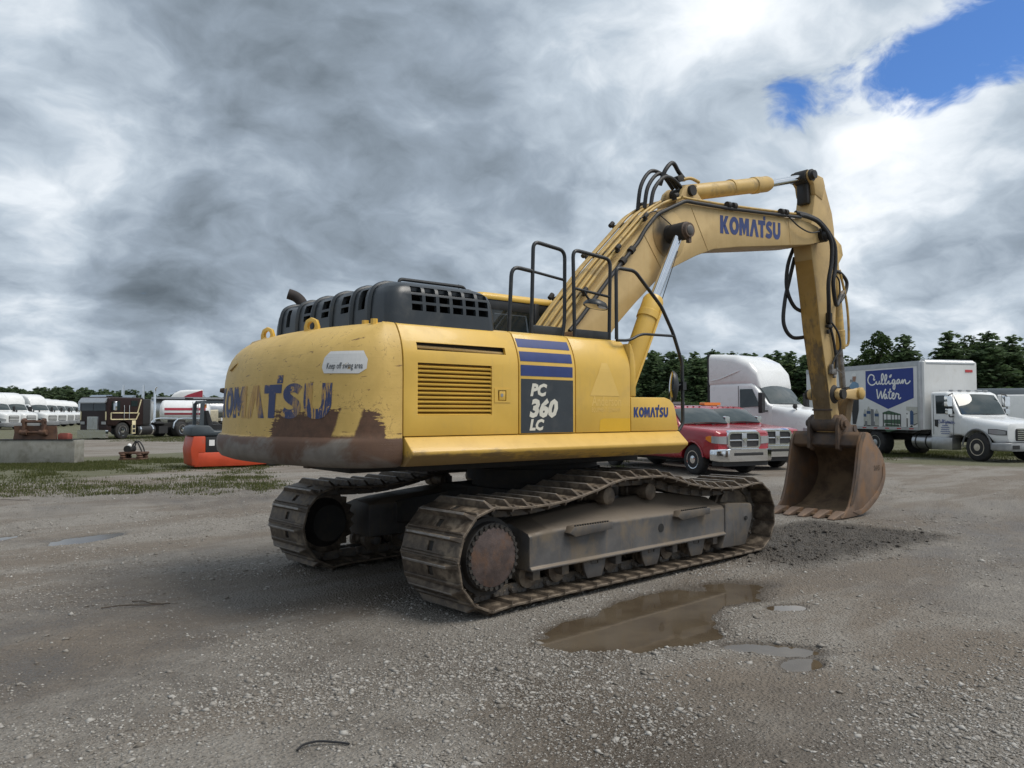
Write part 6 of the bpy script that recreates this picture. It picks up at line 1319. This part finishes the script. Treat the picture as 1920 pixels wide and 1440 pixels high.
rb = tag(MB().bb(-.17, .17, -.15, .15, 0, .17).prism([(-.18, .17), (.18, .17), (.12, .21), (-.12, .21)], -.10, .10).build('scrap_box', mat('faded red paint', (.22, .055, .04), .7, 0, .2, 5), None, bevel=.012), 'small faded red metal box beside the rusty blade', 'metal box'); rb.location = on_block(-.50, 0, .812); rb.rotation_euler[2] = a_
TL_ = thing('tool_attachment', 'rusty plate compactor attachment with hoses lying on the grass', 'attachment', (2.60, 23.6, 0), R(-42))
MB().bb(-.42, .42, -.30, .30, .0, .07).build('base_plate', m_scrap, TL_, bevel=.02)
for x in (-.30, .30):
    for y in (-.2, .2): MB().rev((x, y, .07), (x, y, .25), [(0, .10), (.3, .12), (.5, .09), (.7, .12), (1, .10)], 14).build('rubber_mount', m_scrap, TL_)
MB().bb(-.44, .44, -.26, .26, .22, .30).build('top_plate', m_scrap, TL_, bevel=.02); MB().cyl((-.15, -.22, .40), (-.15, .22, .40), .13, n=16).build('motor', m_und, TL_)
MB().sphere((-.12, -.1, .52), .08, 10).build('white_cap', m_wpr, TL_)
for s in (0, 1): MB().tube(catmull([(-.10+.12*s, 0, .45), (.0+.06*s, .02, .62), (.08+.10*s, .02, .68-.02*s), (.20+.12*s, 0, .48), (.28+.10*s, 0, .30)], 5), .025, 8).build('hose', m_rubber, TL_)
# ---------------------------------------------------------------- trees
def leaf_mat(name, stops):
    m = bpy.data.materials.new(name); m.use_nodes = True; nt = S.nt = m.node_tree; b = nt.nodes['Principled BSDF']
    gi = nt.nodes.new('ShaderNodeNewGeometry'); oi = nt.nodes.new('ShaderNodeObjectInfo')
    c = ramp(S(gi.outputs['Random Per Island'])*.75 + S(oi.outputs['Random'])*.25, stops)
    nt.links.new(c.o, b.inputs['Base Color']); b.inputs['Roughness'].default_value = .65; b.inputs['Specular IOR Level'].default_value = .25
    tl = nt.nodes.new('ShaderNodeBsdfTranslucent'); nt.links.new(c.o, tl.inputs[0]); ms = nt.nodes.new('ShaderNodeMixShader'); ms.inputs[0].default_value = .45
    nt.links.new(b.outputs[0], ms.inputs[1]); nt.links.new(tl.outputs[0], ms.inputs[2]); nt.links.new(ms.outputs[0], nt.nodes['Material Output'].inputs[0])
    return m
m_pine = leaf_mat('pine needles', [(0, (.045, .075, .036)), (.5, (.080, .125, .056)), (.85, (.115, .165, .072)), (1, (.15, .20, .085))])
m_leaf = leaf_mat('broad leaves', [(0, (.028, .048, .017)), (.5, (.055, .090, .030)), (.85, (.080, .125, .042)), (1, (.11, .155, .055))])
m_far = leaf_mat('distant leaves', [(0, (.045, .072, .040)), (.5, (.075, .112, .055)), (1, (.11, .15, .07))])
m_bark = mat('bark', (.075, .058, .045), .9, 0, .25, 10)
def cards(C, size, g, flat=.0, tri=False):
    """leaf clumps as small bent quads around points C"""
    n = len(C); a = g.random(n)*6.283; b = (g.random(n)-.5)*2.6*(1-flat); s = size*(.6+.8*g.random(n))
    u = np.stack([np.cos(a), np.sin(a), np.zeros(n)], -1); v = np.stack([-np.sin(a)*np.cos(b), np.cos(a)*np.cos(b), np.sin(b)], -1)
    u = u*s[:, None]; v = v*s[:, None]*.62
    P4 = np.stack([C-u*.5, C-v*.45+u*.05, C+u*.62, C+v*.45+u*.1], 1)
    return P4.reshape(-1, 3)
def crown_obj(name, P4, m, par):
    me = bpy.data.meshes.new(name); n = len(P4)//4; me.vertices.add(n*4); me.vertices.foreach_set('co', P4.astype(np.float32).ravel())
    me.loops.add(n*4); me.loops.foreach_set('vertex_index', np.arange(n*4, dtype=np.int32)); me.polygons.add(n); me.polygons.foreach_set('loop_start', np.arange(0, n*4, 4, dtype=np.int32)); me.update(calc_edges=True)
    return link(name, me, m, par, 0)
def conifer(h, wd, seed, m=None, dens=1., sz=.30):
    g = np.random.default_rng(seed); r_ = random.Random(seed)
    t = bpy.data.objects.new('pine_tree', None); COL.objects.link(t)
    tr = MB().tube([(0, 0, 0), (.05, 0, h*.4), (-.04, .03, h*.75), (0, 0, h*.98)], [h*.022, h*.016, h*.008, .01], 7)
    pts = []
    nw = int(15*dens)+6
    for k in range(nw):
        z = h*(.08+.90*(k/nw)**.92); L0 = wd*(1-(z/h))**.75*(.72+.45*r_.random())+.12
        nb = 6 if k < nw-3 else 4; a0 = r_.random()*6.28
        for j in range(nb):
            if r_.random() < .14: continue
            a = a0+6.283*j/nb+r_.uniform(-.35, .35); L = L0*r_.uniform(.55, 1.22); up_ = r_.uniform(.08, .42)
            e = Vector((math.cos(a)*L, math.sin(a)*L, L*up_)); c = Vector((0, 0, z))
            if L > .5: tr.tube([c, c+e*.5+Vector((0, 0, -.04*L)), c+e], [.03+.01*L, .02, .008], 4)
            nt_ = max(3, int(L/.13*dens))
            for q in range(nt_):
                f_ = .22+.80*(q+.5)/nt_; p = c+e*f_; sp = .10+.16*L*f_*.6
                for _ in range(4): pts.append((p.x+r_.gauss(0, sp), p.y+r_.gauss(0, sp), p.z+r_.gauss(0, sp*.45)+.05))
    for q in range(10): pts.append((r_.gauss(0, .05), r_.gauss(0, .05), h*(.94+.06*r_.random())))
    tr.build('trunk', m_bark, t)
    crown_obj('crown', cards(np.array(pts), sz, g), m or m_pine, t)
    return t
def broadleaf(h, wd, seed, n=6400, m=None, sz=.22, name='leafy_tree', low=.25):
    g = np.random.default_rng(seed); r_ = random.Random(seed)
    t = bpy.data.objects.new(name, None); COL.objects.link(t)
    tr = MB().tube([(0, 0, 0), (.05, .02, h*.3), (0, .06, h*.62)], [h*.028, h*.02, h*.008], 8)
    C = []
    for k in range(16):
        z = h*(low+(.93-low)*((k+.5)/16)); rr = wd*math.sin(math.pi*min(1, .18+.80*(z/h-low)/(1.02-low)))**.6; a = k*2.4+r_.uniform(-.5, .5); q = rr*r_.uniform(.25, .72)
        c = Vector((math.cos(a)*q, math.sin(a)*q, z)); br = wd*r_.uniform(.24, .42)
        tr.tube([(0, .03, z*.62), c*.5+Vector((0, 0, z*.42)), c], [h*.008+.01, .03, .012], 5)
        m_ = n//16; d = g.normal(size=(m_, 3)); d /= np.linalg.norm(d, axis=1)[:, None]; rad = br*(.45+.62*g.random(m_)**.5)
        C.append(np.array(c)[None]+d*rad[:, None]*np.array([1, 1, .75]))
    tr.build('trunk', m_bark, t)
    crown_obj('crown', cards(np.concatenate(C), sz, g), m or m_leaf, t)
    return t
def put(proto, used, loc, s, rz, label, group, name=None, cat='tree'):
    o = proto if not used[0] else dup(proto); used[0] = True
    o.location = loc; o.scale = (s[0], s[0], s[1]); o.rotation_euler[2] = rz; tag(o, label, cat, group); return o
pines = [(conifer(6.6, 1.75, 100+k, dens=1.25), [False]) for k in range(4)]
leafs = [(broadleaf(6.4, 2.1, 200+k), [False]) for k in range(3)]
bush = (broadleaf(2.6, 1.6, 300, 3600, sz=.19, name='shrub', low=.05), [False])
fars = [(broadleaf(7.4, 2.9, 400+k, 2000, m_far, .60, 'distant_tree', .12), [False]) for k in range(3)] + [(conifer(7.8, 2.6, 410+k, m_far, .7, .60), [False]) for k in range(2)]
rt_ = random.Random(5)
for x in range(1130, 1540, 17):                            # young pines behind the pickups
    d = 60+rt_.uniform(-3, 5); top = 700-(x-1130)*.5 if x < 1200 else 664+rt_.uniform(-9, 12)
    hz = 1.7+(774.8-top)/1456*d; p, u = pines[rt_.randrange(4)]
    put(p, u, at_px(x+rt_.uniform(-8, 8), d), (1.05*rt_.uniform(.9, 1.15), hz/6.6), rt_.uniform(0, 6.28), 'dark green pine in the row behind the red pickups', 'pine row behind the pickups')
for x in range(1120, 1560, 24):
    d = 70+rt_.uniform(-3, 4); p, u = pines[rt_.randrange(4)]
    put(p, u, at_px(x+rt_.uniform(-8, 8), d), (1.2, (1.7+(774.8-666)/1456*d)/6.6*rt_.uniform(.92, 1.02)), rt_.uniform(0, 6.28), 'dark green pine in the row behind the red pickups', 'pine row behind the pickups')
for x in range(1130, 2100, 26):
    d = 52+rt_.uniform(-2, 3); put(*bush, at_px(x+rt_.uniform(-8, 8), d), (rt_.uniform(.8, 1.25), rt_.uniform(.6, 1.25)), rt_.uniform(0, 6.28), 'low green shrub at the foot of the trees', 'shrubs under the trees', cat='shrub')
spec = [(1590, 57, 672, 1, .8, 'small leafy tree just right of the excavator arm'), (1612, 60, 668, 1, .7, None), (1651, 55, 621, 1, .78, 'tall rounded leafy tree above the box truck roof'), (1676, 56, 655, 1, .8, None), (1697, 54, 632, 0, 1.15, 'feathery pine with spreading boughs beside the rounded leafy tree'),
        (1722, 57, 672, 0, .9, None), (1745, 58, 676, 1, .7, None), (1782, 54, 626, 0, 1.25, 'broad dark pine behind the box truck nose'), (1808, 56, 634, 1, .85, None), (1838, 55, 640, 1, .95, None), (1856, 53, 626, 0, 1.2, 'tall pine above the box truck cab'), (1884, 56, 645, 0, 1.0, None), (1902, 54, 633, 0, 1.1, 'tall pine at the right edge of the photo'), (1940, 54, 640, 1, 1.0, None), (1975, 55, 630, 0, 1.2, None), (2020, 56, 640, 1, 1., None), (2070, 55, 632, 0, 1.2, None)]
for x, d, top, kind, wd, lab in spec:
    p, u = (leafs if kind else pines)[rt_.randrange(3)]; hz = 1.7+(774.8-top)/1456*d
    put(p, u, at_px(x, d), (wd, hz/(6.4 if kind else 6.6)*1.03), rt_.uniform(0, 6.28), lab or 'dark tree in the thick clump behind the box truck', 'trees behind the box truck')
for x in range(1560, 2120, 22):
    p, u = (leafs+pines)[rt_.randrange(7)]; d = 64+rt_.uniform(-3, 4)
    put(p, u, at_px(x+rt_.uniform(-9, 9), d), (1.15, rt_.uniform(.80, .98)), rt_.uniform(0, 6.28), 'dark tree in the thick clump behind the box truck', 'trees behind the box truck')
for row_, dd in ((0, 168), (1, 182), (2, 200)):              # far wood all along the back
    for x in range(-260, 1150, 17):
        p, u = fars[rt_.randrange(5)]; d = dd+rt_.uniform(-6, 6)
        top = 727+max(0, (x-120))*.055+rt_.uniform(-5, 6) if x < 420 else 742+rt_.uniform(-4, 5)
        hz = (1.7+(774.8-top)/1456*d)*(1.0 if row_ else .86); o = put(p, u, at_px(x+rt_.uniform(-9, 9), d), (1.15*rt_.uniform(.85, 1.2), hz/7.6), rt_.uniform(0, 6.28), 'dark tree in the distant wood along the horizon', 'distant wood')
# ---------------------------------------------------------------- grass
def grass(name, pts, hmin, hmax, seed):
    g = np.random.default_rng(seed); n = len(pts); a = g.random(n)*6.283; h = hmin+(hmax-hmin)*g.random(n)**2; w_ = .005+.007*g.random(n); ln = (g.random((n, 2))-.5)*h[:, None]*.9
    z = height(pts[:, 0], pts[:, 1]); dx_ = np.cos(a)*w_; dy_ = np.sin(a)*w_
    A = np.stack([pts[:, 0]-dx_, pts[:, 1]-dy_, z], -1); B = np.stack([pts[:, 0]+dx_, pts[:, 1]+dy_, z], -1); Cc = np.stack([pts[:, 0]+ln[:, 0], pts[:, 1]+ln[:, 1], z+h], -1)
    co = np.stack([A, B, Cc], 1).reshape(-1, 3); me = bpy.data.meshes.new(name); me.vertices.add(n*3); me.vertices.foreach_set('co', co.ravel()); me.loops.add(n*3); me.loops.foreach_set('vertex_index', np.arange(n*3, dtype=np.int32)); me.polygons.add(n); me.polygons.foreach_set('loop_start', np.arange(0, n*3, 3, dtype=np.int32)); me.update(calc_edges=True)
    o = link(name, me, leaf_mat('grass blades', [(0, (.05, .055, .018)), (.5, (.085, .10, .03)), (.8, (.12, .13, .045)), (1, (.19, .17, .08))]), None, 0); return struct(o, 'stuff')
g = np.random.default_rng(9)
def scatter(n, fx, fd, seed, thr):
    g = np.random.default_rng(seed); x = fx[0]+(fx[1]-fx[0])*g.random(n); d = fd[0]+(fd[1]-fd[0])*g.random(n)
    y = R(47.576); P = CAM[None]+d[:, None]*np.array([[math.cos(y), math.sin(y)]])+(d*(x-960)/1456)[:, None]*np.array([[math.sin(y), -math.cos(y)]])
    e = np.minimum((d-fd[0])/(fd[1]-fd[0]), (fd[1]-d)/(fd[1]-fd[0]))*2; ex = np.minimum((x-fx[0]), (fx[1]-x))/70.
    k = fbm(P[:, 0], P[:, 1], .5, 4, 81)+fbm(P[:, 0], P[:, 1], 2.5, 3, 82)*.5+g.random(n)*.3-.15 - .32*(1-np.clip(e*1.6, 0, 1)) - .4*(1-np.clip(ex, 0, 1)) > thr; return P[k]
grass('verge_grass', np.concatenate([scatter(120000, (-120, 560), (20.0, 29.5), 1, -.08), scatter(60000, (-120, 560), (15.5, 23), 2, .02), scatter(12000, (-60, 175), (25.0, 26.3), 3, -.3)]), .02, .10, 1)
grass('roadside_grass', np.concatenate([scatter(50000, (1600, 2050), (28, 38), 4, -.04), scatter(30000, (150, 420), (46, 60), 5, -.1), scatter(24000, (1080, 1320), (22, 30), 6, .05)]), .02, .12, 2)
# ---------------------------------------------------------------- litter on the gravel
def ground_px(x, y):
    d = 1.697*1456/(y-774.8) if True else 0; p = at_px(x, d); return p
def z_at(p): return float(height(np.array([p[0]]), np.array([p[1]]))[0])
p = ground_px(612, 1398); w_ = MB().tube(catmull([(-.13, 0, .006), (-.11, .05, .012), (-.04, .08, .016), (.07, .075, .010), (.12, .06, .008)], 5), .006, 6).build('bent_wire', m_rubber, None); w_.location = (p[0], p[1], z_at(p)+.004); w_.rotation_euler[2] = R(-40); tag(w_, 'bent black wire lying on the gravel in the foreground', 'wire')
for k, (x, y, L, an, lab) in enumerate(((262, 1134, .55, -25, 'thin dry stick left of the tracks'), (280, 1128, .30, -60, 'short dry twig beside the thin stick'), (1345, 1250, .06, 0, None), (25, 938, .7, -40, 'pale stick near the left edge of the yard'))):
    if not lab: continue
    p = ground_px(x, y); w_ = MB().tube(catmull([(-L/2, 0, .01), (-L/6, .02, .016), (L/5, -.01, .012), (L/2, .015, .01)], 4), [.008]*6+[.006]*7 if False else .006, 6).build('stick', m_bark, None); w_.location = (p[0], p[1], z_at(p)+.004); w_.rotation_euler[2] = R(an); tag(w_, lab, 'stick')
